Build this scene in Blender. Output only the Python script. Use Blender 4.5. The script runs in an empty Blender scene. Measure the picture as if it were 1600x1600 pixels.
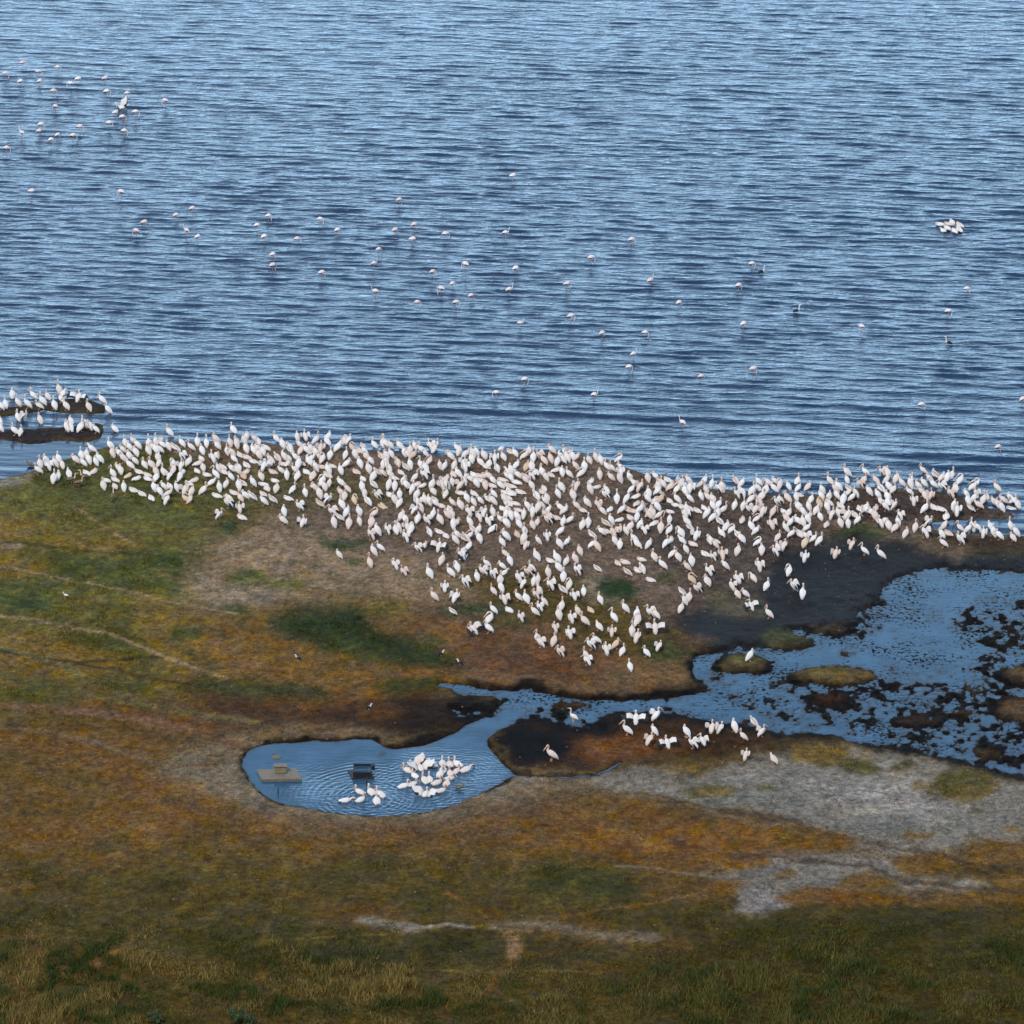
import bpy, math, random, re
import numpy as np
from mathutils import Vector

# ------------------------------------------------------------------ camera, sky, sun, exposure
scene = bpy.context.scene
C = scene.collection
CAM_H, PITCH, FPX = 139.5, math.radians(25.0), 8000.0
cam_d = bpy.data.cameras.new("camera")
cam = bpy.data.objects.new("camera", cam_d); C.objects.link(cam)
cam.location = (0, 0, CAM_H)
cam.rotation_euler = (math.pi / 2 - PITCH, 0, 0)
cam_d.sensor_width = 36.0
cam_d.lens = FPX / 1600.0 * 36.0
cam_d.clip_start = 1.0
cam_d.clip_end = 20000.0
scene.camera = cam

SUN_EL, SUN_AZ = math.radians(52), math.radians(205)       # azimuth clockwise from +Y: behind and left of the viewer
world = bpy.data.worlds.new("World"); scene.world = world
world.use_nodes = True
wn = world.node_tree; wn.nodes.clear()
sky = wn.nodes.new("ShaderNodeTexSky"); sky.sky_type = 'NISHITA'
sky.sun_disc = False
sky.sun_elevation = SUN_EL
sky.sun_rotation = SUN_AZ
sky.altitude = 1700; sky.air_density = 1.15; sky.dust_density = 0.35; sky.ozone_density = 1.6
bg = wn.nodes.new("ShaderNodeBackground"); bg.inputs[1].default_value = 0.12
wo = wn.nodes.new("ShaderNodeOutputWorld")
# bright cloud low over the far shore, thin broken cloud above
_tc = wn.nodes.new("ShaderNodeTexCoord"); _sx = wn.nodes.new("ShaderNodeSeparateXYZ"); wn.links.new(_tc.outputs['Generated'], _sx.inputs[0])
_mr = wn.nodes.new("ShaderNodeMapRange"); _mr.interpolation_type = 'SMOOTHSTEP'; wn.links.new(_sx.outputs[2], _mr.inputs[0])
_mr.inputs[1].default_value = .55; _mr.inputs[2].default_value = .22; _mr.inputs[3].default_value = 0; _mr.inputs[4].default_value = 1
_nz = wn.nodes.new("ShaderNodeTexNoise"); _nz.inputs['Scale'].default_value = 2.2; _nz.inputs['Detail'].default_value = 5; wn.links.new(_tc.outputs['Generated'], _nz.inputs['Vector'])
_m2 = wn.nodes.new("ShaderNodeMapRange"); _m2.interpolation_type = 'SMOOTHSTEP'; wn.links.new(_nz.outputs[0], _m2.inputs[0])
_m2.inputs[1].default_value = .42; _m2.inputs[2].default_value = .66; _m2.inputs[3].default_value = 0; _m2.inputs[4].default_value = .35
_mx = wn.nodes.new("ShaderNodeMix"); _mx.data_type = 'RGBA'; wn.links.new(_m2.outputs[0], _mx.inputs[0]); wn.links.new(sky.outputs[0], _mx.inputs[6]); _mx.inputs[7].default_value = (10.5, 10.8, 11.2, 1)
_mix = wn.nodes.new("ShaderNodeMix"); _mix.data_type = 'RGBA'; wn.links.new(_mr.outputs[0], _mix.inputs[0]); wn.links.new(_mx.outputs[2], _mix.inputs[6])
_mix.inputs[7].default_value = (14.0, 21.8, 29.6, 1)
wn.links.new(_mix.outputs[2], bg.inputs[0]); wn.links.new(bg.outputs[0], wo.inputs[0])

sun_d = bpy.data.lights.new("sun", 'SUN')
sun_d.energy = 2.3; sun_d.angle = math.radians(6); sun_d.color = (1.0, 0.91, 0.79)
sun = bpy.data.objects.new("sun", sun_d); C.objects.link(sun)
sdir = Vector((math.sin(SUN_AZ) * math.cos(SUN_EL), math.cos(SUN_AZ) * math.cos(SUN_EL), math.sin(SUN_EL)))
sun.rotation_euler = (-sdir).to_track_quat('-Z', 'Y').to_euler()
sun.location = (0, 0, 300)

scene.view_settings.view_transform = 'Standard'
scene.view_settings.look = 'None'
scene.view_settings.exposure = 0.35
scene.view_settings.gamma = 1.0

# ------------------------------------------------------------------ helpers
def ground_y(py):
    return CAM_H / math.tan(PITCH + math.atan((py - 800.0) / FPX))

def at(px, py, z=0.0):
    """Point of the level z that the photograph shows at (px, py) of its 1600 x 1600 pixels."""
    dx, dv = (px - 800.0) / FPX, (py - 800.0) / FPX
    d = Vector((dx, math.cos(PITCH) - dv * math.sin(PITCH), -math.sin(PITCH) - dv * math.cos(PITCH)))
    t = (z - CAM_H) / d.z
    return Vector((d.x * t, d.y * t, z))

def to_px(X, Y, Z=0.0):
    zc = Y * math.cos(PITCH) - (Z - CAM_H) * math.sin(PITCH)
    yc = Y * math.sin(PITCH) + (Z - CAM_H) * math.cos(PITCH)
    zc = np.maximum(zc, 1.0)
    return 800.0 + FPX * X / zc, 800.0 - FPX * yc / zc

def _lat(seed, ix, iy):
    h = (ix.astype(np.int64) * 374761393 + iy.astype(np.int64) * 668265263 + seed * 144665) & 0x7fffffff
    h = ((h ^ (h >> 13)) * 1274126177) & 0x7fffffff
    h = h ^ (h >> 16)
    return (h & 0xffff) / 65535.0

def vnoise(x, y, s, seed=0):
    x = x / s; y = y / s
    ix, iy = np.floor(x), np.floor(y)
    fx, fy = x - ix, y - iy
    fx = fx * fx * (3 - 2 * fx); fy = fy * fy * (3 - 2 * fy)
    ix = ix.astype(np.int64); iy = iy.astype(np.int64)
    a = _lat(seed, ix, iy); b = _lat(seed, ix + 1, iy); c = _lat(seed, ix, iy + 1); d = _lat(seed, ix + 1, iy + 1)
    return (a + (b - a) * fx) * (1 - fy) + (c + (d - c) * fx) * fy

def fbm(x, y, s, oct=4, seed=0, gain=0.5):
    v = 0; a = 1; t = 0
    for k in range(oct):
        v = v + a * vnoise(x * (1 + .013 * k) + 17.3 * k, y - 9.1 * k, s / 2 ** k, seed + k * 31)
        t += a; a *= gain
    return v / t - 0.5

def smooth(a, lo, hi):
    t = np.clip((a - lo) / (hi - lo), 0, 1)
    return t * t * (3 - 2 * t)

# a map of the shore: rows and columns follow the outlines below, read back at world positions
X0, X1, Y0, Y1, ST = -300, 1900, 560, 1700, 2
GW, GH = (X1 - X0) // ST, (Y1 - Y0) // ST
gx, gy = np.meshgrid(X0 + (np.arange(GW) + .5) * ST, Y0 + (np.arange(GH) + .5) * ST)

def poly(pts):
    """Inside-mask of a polygon on the map."""
    m = np.zeros((GH, GW), bool)
    n = len(pts)
    for i in range(n):
        x1, y1 = pts[i]; x2, y2 = pts[(i + 1) % n]
        if y1 == y2: continue
        lo, hi = min(y1, y2), max(y1, y2)
        r0 = max(0, int((lo - Y0) / ST) - 1); r1 = min(GH, int((hi - Y0) / ST) + 2)
        if r0 >= r1: continue
        yy = gy[r0:r1]
        c = (yy > lo) & (yy <= hi) & (gx[r0:r1] < (x2 - x1) * (yy - y1) / (y2 - y1) + x1)
        m[r0:r1] ^= c
    return m.astype(np.float32)

def blur(m, r):
    r = max(0, int(round(r / ST)))
    if r == 0: return m
    for _ in range(2):
        for ax in (0, 1):
            p = np.pad(m, [(r + 1, r) if a == ax else (0, 0) for a in (0, 1)], mode='edge')
            c = np.cumsum(p, axis=ax, dtype=np.float64)
            n = 2 * r + 1
            m = ((c[n:] - c[:-n]) if ax == 0 else (c[:, n:] - c[:, :-n])) / n
    return m

def stroke(pts, w):
    """Soft line through the points, w wide, on the map (height counts double: the ground is seen at a slant)."""
    d = np.full((GH, GW), 1e9, np.float32)
    for (x1, y1), (x2, y2) in zip(pts[:-1], pts[1:]):
        a0 = max(0, int((min(x1, x2) - 30 - X0) / ST)); a1 = min(GW, int((max(x1, x2) + 30 - X0) / ST))
        b0 = max(0, int((min(y1, y2) - 20 - Y0) / ST)); b1 = min(GH, int((max(y1, y2) + 20 - Y0) / ST))
        if a0 >= a1 or b0 >= b1: continue
        X = gx[b0:b1, a0:a1]; Y = gy[b0:b1, a0:a1]
        vx, vy = x2 - x1, (y2 - y1) * 2.0
        L = vx * vx + vy * vy + 1e-6
        t = np.clip(((X - x1) * vx + (Y - y1) * 2 * vy) / L, 0, 1)
        dd = np.hypot(X - x1 - t * vx, (Y - y1) * 2 - t * vy)
        d[b0:b1, a0:a1] = np.minimum(d[b0:b1, a0:a1], dd)
    return np.clip(1 - d / w, 0, 1) ** 0.8

def ell(cx, cy, rx, ry):
    return [(cx + rx * math.cos(a), cy + ry * math.sin(a) * (1 + .12 * math.sin(3 * a + cx))) for a in [k * math.pi / 10 for k in range(20)]]

def lerp3(img, col, a):
    for k in range(3):
        img[..., k] += (col[k] - img[..., k]) * a

def srgb(r, g, b):
    f = lambda c: ((c / 255 + .055) / 1.055) ** 2.4 if c > 10 else c / 255 / 12.92
    return (f(r), f(g), f(b))

# ------------------------------------------------------------------ the map: how high and what colour
# W: +1 dry land, 0 water's edge, -1 under water
LAND = [(-300, 760), (0, 748), (40, 738), (75, 728), (110, 714), (160, 700), (210, 692), (300, 690), (400, 692), (450, 694), (520, 698), (590, 704), (650, 710),
        (700, 714), (760, 708), (830, 704), (900, 708), (950, 718), (985, 733), (1040, 750), (1100, 762), (1180, 772), (1250, 776), (1300, 770), (1335, 762),
        (1400, 762), (1460, 768), (1500, 776), (1560, 796), (1592, 806), (1585, 812), (1540, 810), (1490, 812), (1455, 818), (1448, 826), (1480, 832), (1540, 834), (1600, 838), (1900, 850),
        (1900, 1800), (-300, 1800)]
POND = [(375, 1190), (385, 1177), (400, 1168), (430, 1162), (470, 1158), (520, 1160), (560, 1156), (588, 1156), (600, 1168), (615, 1172), (640, 1167),
        (675, 1160), (705, 1148), (745, 1132), (775, 1118), (800, 1104), (835, 1100), (842, 1108), (810, 1122), (785, 1136), (768, 1150), (760, 1165), (772, 1180),
        (800, 1205), (798, 1215), (780, 1224), (745, 1244), (702, 1261), (660, 1271), (600, 1276), (540, 1272), (480, 1264), (440, 1257), (418, 1244), (400, 1230), (385, 1214)]
MARSH = [(1085, 1062), (1083, 1040), (1092, 1020), (1118, 1022), (1150, 1008), (1190, 1012), (1230, 985), (1290, 980), (1335, 975), (1345, 955), (1382, 945), (1372, 925), (1400, 906),
         (1440, 890), (1500, 887), (1560, 893), (1620, 890), (1900, 880), (1900, 1250), (1700, 1230), (1560, 1208), (1480, 1186), (1420, 1176), (1330, 1160), (1300, 1146), (1260, 1146),
         (1225, 1150), (1180, 1137), (1110, 1128), (1070, 1119), (1000, 1113), (960, 1114), (925, 1128), (950, 1147), (890, 1140), (850, 1126), (820, 1128),
         (760, 1132), (720, 1124), (695, 1112), (700, 1102), (760, 1110), (790, 1108), (770, 1096), (715, 1085), (700, 1076), (730, 1072), (770, 1084), (812, 1084), (815, 1071), (836, 1072), (838, 1086), (900, 1096), (950, 1098), (1010, 1092), (1060, 1086), (1085, 1085), (1112, 1075)]
land = poly(LAND)
Wm = blur(land * 2 - 1, 5)
bars = np.maximum(poly([(-300, 676), (0, 674), (30, 671), (90, 672), (110, 668), (150, 664), (160, 670), (158, 682), (140, 688), (90, 686), (50, 692), (20, 688), (0, 686), (-300, 690)]),
                  poly([(-60, 640), (30, 634), (80, 630), (110, 622), (145, 628), (168, 640), (150, 647), (110, 648), (70, 642), (0, 650)]) * .55)
Wm = np.maximum(Wm, np.clip(blur(bars, 5) * 2.4, 0, 1) * 1.55 - 1)
def cut(poly_pts, v, r):
    global Wm
    m = blur(poly(poly_pts) if isinstance(poly_pts, list) else poly_pts, r)
    Wm = Wm * (1 - m) + v * m
cut(MARSH, -0.34, 4)
cut(POND, -0.95, 3)
cut(stroke([(690, 1072), (760, 1083), (840, 1088), (920, 1098), (1000, 1100), (1060, 1100), (1110, 1090), (1160, 1070), (1210, 1056), (1290, 1040), (1380, 1020)], 13), -0.85, 2)
cut(stroke([(740, 1140), (790, 1118), (830, 1100), (850, 1092)], 26), -0.9, 3)
cut(stroke([(790, 1212), (830, 1214), (890, 1215), (930, 1212), (955, 1200), (970, 1190)], 8), -0.42, 1)
cut(stroke([(1090, 1110), (1180, 1125), (1260, 1135), (1330, 1148), (1420, 1160)], 16), -0.55, 3)
cut([(1360, 935), (1440, 900), (1560, 900), (1900, 900), (1900, 935), (1560, 945), (1540, 990), (1520, 1040), (1440, 1060), (1370, 1050), (1340, 1000)], -0.56, 14)
cut(stroke([(1190, 1012), (1230, 1028), (1280, 1022), (1330, 1000)], 14), -0.7, 2)
cut(stroke([(1090, 1030), (1100, 1055), (1125, 1070)], 14), -0.7, 2)
DENSE = blur(np.maximum.reduce([poly([(1500, 940), (1900, 930), (1900, 1240), (1560, 1205), (1400, 1175), (1380, 1100), (1500, 1060), (1480, 1000)]) * 1.0,
                     poly([(1200, 1050), (1400, 1060), (1500, 1090), (1500, 1190), (1320, 1155), (1150, 1100), (1120, 1070)]) * .9,
                     poly([(690, 1080), (860, 1084), (900, 1100), (940, 1140), (800, 1130), (700, 1115)]) * .8,
                     poly([(1340, 900), (1400, 930), (1380, 980), (1300, 1000), (1240, 985)]) * .9]), 12)
# islets: centre, half axes, height
ISL = [(1162, 1038, 50, 15, .8), (1232, 1005, 46, 15, .7), (1300, 1056, 70, 15, .8), (1298, 1091, 30, 9, .45), (1432, 1128, 44, 10, .6), (1600, 1056, 46, 15, .6),
       (1605, 1108, 62, 20, .6), (1110, 1062, 16, 4, .35), (1530, 1075, 22, 8, .3), (1318, 1020, 14, 5, .4), (1455, 918, 50, 5, .12), (1500, 1115, 22, 7, .3), (1540, 1178, 28, 7, .35), (1580, 1000, 40, 24, .1),
       (1560, 1032, 20, 6, .25), (1205, 1118, 30, 5, .2), (1100, 1078, 12, 4, .3), (890, 1101, 28, 7, .35), (755, 1094, 24, 5, .3), (1150, 1090, 12, 4, .25), (1165, 1128, 14, 4, .3), (1320, 1108, 34, 5, .15),
       (597, 1179, 12, 5, .25), (434, 1181, 9, 5, .4), (930, 1140, 14, 3, .15), (1352, 988, 12, 5, .25), (1300, 983, 26, 8, .35), (1560, 1170, 14, 5, .25), (1470, 1050, 20, 5, .05)]
for cx, cy, rx, ry, hh in ISL:
    m = blur(poly(ell(cx, cy, rx, ry)), 3)
    Wm = Wm * (1 - m) + hh * m
cut([(768, 1160), (790, 1140), (830, 1132), (880, 1136), (930, 1150), (960, 1150), (1100, 1150), (1040, 1180), (960, 1190), (930, 1206), (860, 1208), (800, 1203), (776, 1182)], .6, 4)
# wet: dark soaked ground, glossy
WET = blur(poly([(1050, 970), (1090, 945), (1140, 935), (1190, 915), (1215, 870), (1260, 850), (1330, 838), (1420, 848), (1450, 862), (1560, 868), (1900, 870), (1900, 905), (1480, 900), (1420, 915), (1390, 940),
                  (1345, 965), (1330, 982), (1240, 990), (1190, 1012), (1140, 1020), (1090, 1010)]), 7)
MARSHY = np.clip(blur(poly(MARSH), 10) * 1.2 + WET * .5, 0, 1)

P = np.zeros((GH, GW, 3), np.float32)
P[:] = srgb(78, 66, 34)
def paint(pts, col, r=8, a=1.0):
    m = blur(poly(pts), r) * a
    lerp3(P, srgb(*col), m)
def line(pts, w, col, a=1.0, r=0):
    m = stroke(pts, w)
    if r: m = blur(m, r)
    lerp3(P, srgb(*col), m * a)
OLIVE, GREEN, GOLD, RUST, TAN, BROWN = (80, 76, 34), (62, 68, 30), (112, 84, 28), (96, 62, 28), (126, 104, 82), (100, 83, 70)
# left meadow
paint([(-300, 740), (60, 735), (300, 720), (420, 800), (340, 870), (300, 940), (300, 1100), (-300, 1120)], (88, 82, 36), 20)
paint([(-300, 810), (0, 815), (100, 830), (220, 845), (230, 870), (0, 860), (-300, 860)], GOLD, 10, .75)
paint([(-300, 870), (0, 868), (70, 880), (60, 905), (0, 905)], GOLD, 8, .6)
paint([(80, 870), (280, 880), (290, 930), (140, 925), (90, 905)], (68, 74, 32), 8, .8)
paint([(-300, 900), (90, 915), (100, 960), (-300, 955)], (70, 78, 38), 10, .7)
paint([(-300, 975), (80, 995), (200, 1030), (210, 1060), (60, 1060), (-300, 1050)], GOLD, 10, .6)
paint([(100, 990), (200, 995), (240, 1022), (180, 1026), (110, 1010)], GREEN, 8, .8)
paint([(200, 930), (330, 960), (420, 1010), (420, 1090), (300, 1075), (230, 1010)], (108, 84, 32), 14, .8)
paint([(90, 1040), (210, 1043), (230, 1085), (170, 1085), (120, 1060)], (92, 78, 30), 6, .6)
paint([(20, 1070), (120, 1090), (130, 1110), (30, 1095)], GREEN, 7, .6)
paint([(150, 1065), (225, 1070), (230, 1088), (160, 1085)], GREEN, 6, .8)
paint([(120, 1085), (260, 1100), (380, 1110), (400, 1150), (260, 1145), (120, 1120)], RUST, 10, .6)
# tan trampled spit
paint([(290, 900), (340, 850), (400, 800), (470, 815), (560, 815), (700, 860), (760, 980), (1000, 1060), (1085, 1070), (1085, 1088), (960, 1092), (840, 1080), (760, 1070), (690, 980), (560, 930), (400, 945), (330, 955), (290, 930)], TAN, 22)
paint([(320, 885), (380, 850), (440, 860), (430, 905), (350, 915)], (136, 110, 82), 8, .8)
paint([(300, 900), (380, 915), (430, 925), (420, 950), (330, 945)], (122, 104, 84), 8, .9)
# crowd ground
paint([(250, 690), (480, 692), (700, 710), (900, 706), (1040, 750), (1250, 776), (1400, 765), (1590, 806), (1600, 850), (1300, 860), (1200, 940), (1080, 990), (900, 900), (760, 900), (640, 880), (500, 830), (380, 800), (300, 740)], BROWN, 14)
paint([(960, 760), (1250, 780), (1300, 860), (1200, 930), (1100, 960), (1000, 860)], (76, 65, 58), 18, .9)
paint([(1300, 765), (1500, 775), (1592, 806), (1580, 812), (1450, 818), (1320, 830)], (62, 50, 44), 6, .9)
paint([(1430, 835), (1900, 845), (1900, 872), (1560, 866), (1440, 862)], (62, 48, 36), 5)
paint([(250, 720), (420, 730), (560, 750), (700, 770), (600, 790), (420, 800), (300, 800)], (84, 78, 46), 12, .75)
paint([(300, 690), (420, 694), (420, 718), (320, 720)], (96, 74, 46), 8, .8)
paint([(640, 770), (760, 775), (740, 790), (650, 788)], (70, 70, 38), 7, .8)
paint([(90, 700), (250, 700), (330, 760), (420, 800), (330, 835), (120, 800), (40, 750), (70, 735)], (76, 76, 38), 9, .95)
paint([(320, 800), (430, 802), (400, 830), (330, 850)], (92, 76, 44), 9, .8)
# brown slope down to the channel
paint([(640, 930), (800, 960), (980, 1030), (1080, 1062), (1080, 1086), (960, 1090), (850, 1080), (760, 1070), (690, 1040), (640, 980)], (96, 74, 52), 12, .85)
paint([(690, 985), (850, 990), (960, 1050), (900, 1075), (780, 1062), (700, 1040)], (90, 64, 44), 12, .9)
paint([(540, 950), (720, 965), (740, 1010), (720, 1050), (650, 1040), (560, 990)], (104, 74, 42), 12, .8)
# gold and rust country left of the channel
paint([(330, 960), (430, 955), (560, 985), (700, 1045), (710, 1080), (620, 1110), (500, 1100), (380, 1060), (320, 1010)], (106, 78, 34), 10, .9)
paint([(620, 1030), (700, 1045), (700, 1062), (620, 1060)], (122, 80, 32), 8, .8)
paint([(440, 1075), (590, 1100), (620, 1125), (520, 1140), (380, 1100)], (96, 66, 34), 9, .8)
paint([(540, 1105), (640, 1085), (700, 1090), (720, 1120), (760, 1130), (660, 1162), (620, 1168), (590, 1150), (520, 1146), (460, 1120)], (30, 20, 14), 10, .95)
paint([(300, 1075), (420, 1100), (560, 1140), (580, 1155), (440, 1155), (330, 1130)], (56, 38, 26), 10, .8)
paint([(560, 1105), (620, 1105), (620, 1125), (560, 1125)], (98, 68, 28), 8, .6)
paint([(405, 960), (460, 955), (540, 950), (570, 960), (580, 985), (680, 1010), (720, 1030), (730, 1045), (600, 1045), (560, 1020), (470, 1005), (420, 985)], (42, 52, 25), 9)
paint([(460, 990), (560, 1000), (620, 1040), (560, 1035), (490, 1010)], (52, 62, 28), 6, .8)
paint([(300, 1060), (400, 1062), (520, 1082), (520, 1100), (380, 1092), (310, 1085)], (56, 62, 34), 6, .9)
paint([(580, 1070), (690, 1055), (700, 1080), (620, 1088)], (50, 58, 24), 5, .9)
paint([(560, 940), (640, 940), (640, 960), (570, 962)], (100, 86, 30), 6, .8)
paint([(690, 950), (790, 945), (800, 965), (700, 968)], (44, 60, 40), 5, .8)
for cx, cy, rx, ry, col in [(962, 924, 40, 18, (36, 52, 26)), (537, 856, 42, 8, (44, 62, 36)), (556, 883, 16, 6, (54, 72, 40)), (452, 915, 30, 9, (88, 90, 34)), (355, 826, 20, 8, (50, 66, 44)),
                            (365, 956, 22, 10, (40, 58, 30)), (290, 995, 32, 12, (60, 66, 26)), (390, 905, 34, 9, (84, 86, 40)), (262, 880, 24, 10, (52, 64, 26)), (728, 953, 28, 8, (44, 60, 42)), (800, 977, 24, 6, (54, 66, 40)),
                            (1040, 1020, 44, 14, (60, 66, 40)), (975, 1063, 14, 5, (66, 80, 56)), (1345, 838, 44, 10, (56, 68, 34)), (1110, 944, 14, 6, (62, 66, 36)), (1218, 900, 14, 6, (60, 62, 34)), (1045, 906, 22, 6, (66, 66, 36)),
                            (45, 1208, 40, 12, (64, 72, 40)), (48, 1268, 22, 9, (58, 64, 40)), (50, 945, 34, 10, (54, 66, 34)), (520, 905, 12, 4, (54, 66, 36)), (1120, 932, 20, 5, (78, 74, 48)),
                            (330, 1046, 12, 6, (60, 68, 34)), (680, 1006, 24, 7, (64, 68, 34)), (930, 905, 18, 6, (96, 88, 72)), (920, 916, 14, 8, (128, 112, 92)), (930, 936, 30, 9, (118, 104, 84))]:
    paint(ell(cx, cy, rx, ry), col, 4, .95)
paint(ell(963, 923, 37, 15), (34, 50, 24), 3, .9)
# foreground
paint([(-300, 1130), (240, 1150), (370, 1200), (420, 1260), (600, 1290), (820, 1255), (1000, 1250), (1200, 1290), (1330, 1330), (1500, 1400), (1900, 1400), (1900, 1440), (800, 1440), (-300, 1400)], (98, 72, 32), 20, .9)
paint([(120, 1200), (330, 1215), (400, 1270), (700, 1300), (800, 1280), (1000, 1290), (900, 1330), (600, 1340), (300, 1320), (0, 1330), (-300, 1330)], (100, 74, 34), 18, .7)
paint([(-300, 1170), (100, 1190), (240, 1250), (160, 1290), (-300, 1300)], (88, 72, 34), 18, .7)
paint([(-300, 1340), (200, 1330), (360, 1320), (500, 1350), (700, 1330), (900, 1350), (1050, 1380), (1160, 1400), (1300, 1410), (1900, 1425), (1900, 1800), (-300, 1800)], (84, 74, 34), 22)
paint([(1180, 1410), (1900, 1420), (1900, 1800), (1000, 1800), (1000, 1500)], (72, 66, 28), 24, .9)
paint([(-300, 1420), (300, 1430), (700, 1460), (800, 1500), (-300, 1520)], (74, 74, 36), 18, .7)
paint([(-300, 1480), (120, 1470), (500, 1520), (800, 1560), (1100, 1590), (1100, 1800), (-300, 1800)], (88, 78, 40), 20, .8)
paint([(-300, 1450), (60, 1455), (110, 1490), (60, 1560), (-300, 1540)], (100, 84, 52), 14, .7)
paint([(900, 1290), (1330, 1300), (1180, 1340), (960, 1330)], (112, 78, 26), 10, .8)
paint([(860, 1350), (990, 1370), (1000, 1410), (880, 1415), (800, 1390)], (56, 62, 28), 12, .9)
for cx, cy, rx, ry in [(575, 1355, 55, 16), (520, 1378, 44, 18), (680, 1410, 48, 24), (250, 1385, 48, 20), (720, 1480, 74, 22), (560, 1500, 120, 24), (880, 1500, 70, 16), (980, 1440, 50, 10), (400, 1460, 70, 24), (330, 1300, 40, 8), (170, 1340, 60, 8),
                       (90, 1370, 60, 14), (1420, 1440, 120, 24), (1080, 1430, 60, 12), (1300, 1500, 90, 24), (1520, 1500, 70, 24), (1200, 1440, 60, 14), (860, 1390, 60, 10), (40, 1440, 60, 14)]:
    paint(ell(cx, cy, rx, ry), (56, 60, 30), 12, .65)
for cx, cy, rx, ry in [(560, 1430, 80, 14), (740, 1430, 50, 10), (920, 1455, 40, 10), (1100, 1395, 110, 14), (1250, 1400, 80, 14), (860, 1455, 60, 8), (1040, 1480, 40, 8), (150, 1350, 80, 8), (1100, 1520, 40, 10), (940, 1522, 90, 5)]:
    paint(ell(cx, cy, rx, ry), (106, 76, 32), 9, .6)
# grey sand collar of the pond
paint([(230, 1205), (300, 1165), (400, 1145), (560, 1140), (620, 1160), (700, 1180), (780, 1200), (960, 1215), (930, 1245), (820, 1265), (700, 1290), (560, 1300), (420, 1290), (330, 1250)], (110, 98, 82), 12, .95)
paint([(380, 1262), (520, 1285), (700, 1285), (840, 1240), (900, 1225), (960, 1240), (840, 1290), (680, 1312), (480, 1306)], (88, 72, 58), 12, .6)
line([(330, 1190), (380, 1160), (450, 1146), (530, 1143)], 24, (104, 86, 64), .8, 4)
# salt crust flat on the right
CR = (120, 113, 104)
paint([(900, 1225), (990, 1195), (1090, 1205), (1190, 1180), (1330, 1168), (1450, 1178), (1540, 1205), (1700, 1228), (1900, 1235), (1900, 1320), (1560, 1322), (1470, 1340), (1400, 1345), (1330, 1322), (1260, 1292), (1160, 1270), (1030, 1250), (940, 1240)], (108, 100, 90), 9)
paint([(1130, 1215), (1250, 1205), (1400, 1200), (1460, 1240), (1540, 1262), (1600, 1280), (1460, 1310), (1330, 1290), (1240, 1262), (1150, 1240)], CR, 14, .95)
paint([(1300, 1235), (1420, 1222), (1470, 1260), (1400, 1280), (1310, 1262)], (132, 125, 118), 12, .7)
paint([(1060, 1225), (1250, 1240), (1270, 1272), (1100, 1262)], (92, 92, 86), 9, .7)
paint([(1290, 1282), (1440, 1282), (1420, 1300), (1300, 1298)], (96, 96, 90), 9, .7)
paint([(1300, 1338), (1390, 1342), (1420, 1370), (1560, 1392), (1480, 1400), (1330, 1392), (1270, 1400), (1235, 1418), (1180, 1430), (1155, 1408), (1170, 1380), (1090, 1366), (1190, 1342)], (112, 104, 94), 7)
paint([(1150, 1400), (1230, 1396), (1240, 1420), (1190, 1432), (1155, 1420)], (140, 130, 126), 5, .7)
paint([(1490, 1378), (1530, 1376), (1540, 1392), (1490, 1392)], (140, 132, 122), 4, .8)
line([(1095, 1270), (1180, 1290), (1250, 1290), (1310, 1310)], 10, (110, 100, 88), .7, 2)
for cx, cy, rx, ry, col in [(1282, 1183, 44, 13, (104, 88, 36)), (1344, 1199, 38, 12, (62, 68, 32)), (1412, 1200, 20, 6, (54, 60, 32)), (1505, 1230, 54, 21, (80, 76, 36)), (1500, 1214, 44, 8, (72, 76, 42)), (1490, 1203, 14, 4, (60, 62, 40)), (1531, 1268, 14, 4, (72, 72, 34)),
                            (1432, 1308, 26, 6, (104, 80, 38)), (1513, 1313, 10, 4, (86, 74, 34)), (1580, 1295, 18, 5, (108, 90, 40)), (1400, 1218, 10, 3, (70, 68, 44)), (1437, 1228, 16, 5, (98, 82, 40)), (1280, 1320, 62, 16, (104, 74, 24)), (1230, 1305, 60, 10, (98, 74, 28)),
                            (1445, 1352, 54, 12, (102, 78, 30)), (1580, 1335, 80, 18, (100, 76, 32)), (1365, 1384, 46, 12, (108, 80, 26)), (1300, 1408, 90, 14, (112, 78, 26)), (1500, 1412, 160, 8, (110, 82, 30)), (1225, 1370, 20, 4, (110, 84, 34)),
                            (1110, 1238, 46, 8, (92, 84, 46)), (1060, 1216, 14, 4, (60, 58, 40)), (1090, 1210, 12, 4, (52, 50, 38)), (1075, 1200, 50, 6, (104, 88, 50)), (1570, 1380, 60, 8, (112, 88, 40)), (1190, 1237, 20, 4, (92, 86, 44)), (1150, 1350, 50, 8, (110, 78, 28)), (1290, 1196, 20, 4, (60, 58, 34))]:
    paint(ell(cx, cy, rx, ry), col, 3, .92)
line([(1000, 1243), (1100, 1262), (1160, 1276), (1230, 1283), (1310, 1312), (1380, 1323), (1440, 1334), (1500, 1346), (1600, 1362), (1900, 1400)], 7, (66, 56, 50), .8)
line([(1040, 1318), (1100, 1330), (1180, 1343), (1260, 1352), (1380, 1366), (1430, 1380), (1500, 1392), (1600, 1399), (1900, 1408)], 8, (62, 54, 50), .85)
line([(1040, 1362), (1080, 1368), (1120, 1372), (1180, 1372), (1230, 1362)], 7, (112, 102, 96), .8)
line([(970, 1200), (1030, 1188), (1100, 1180), (1160, 1182), (1210, 1172), (1300, 1158)], 16, (46, 36, 32), .8, 3)
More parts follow.
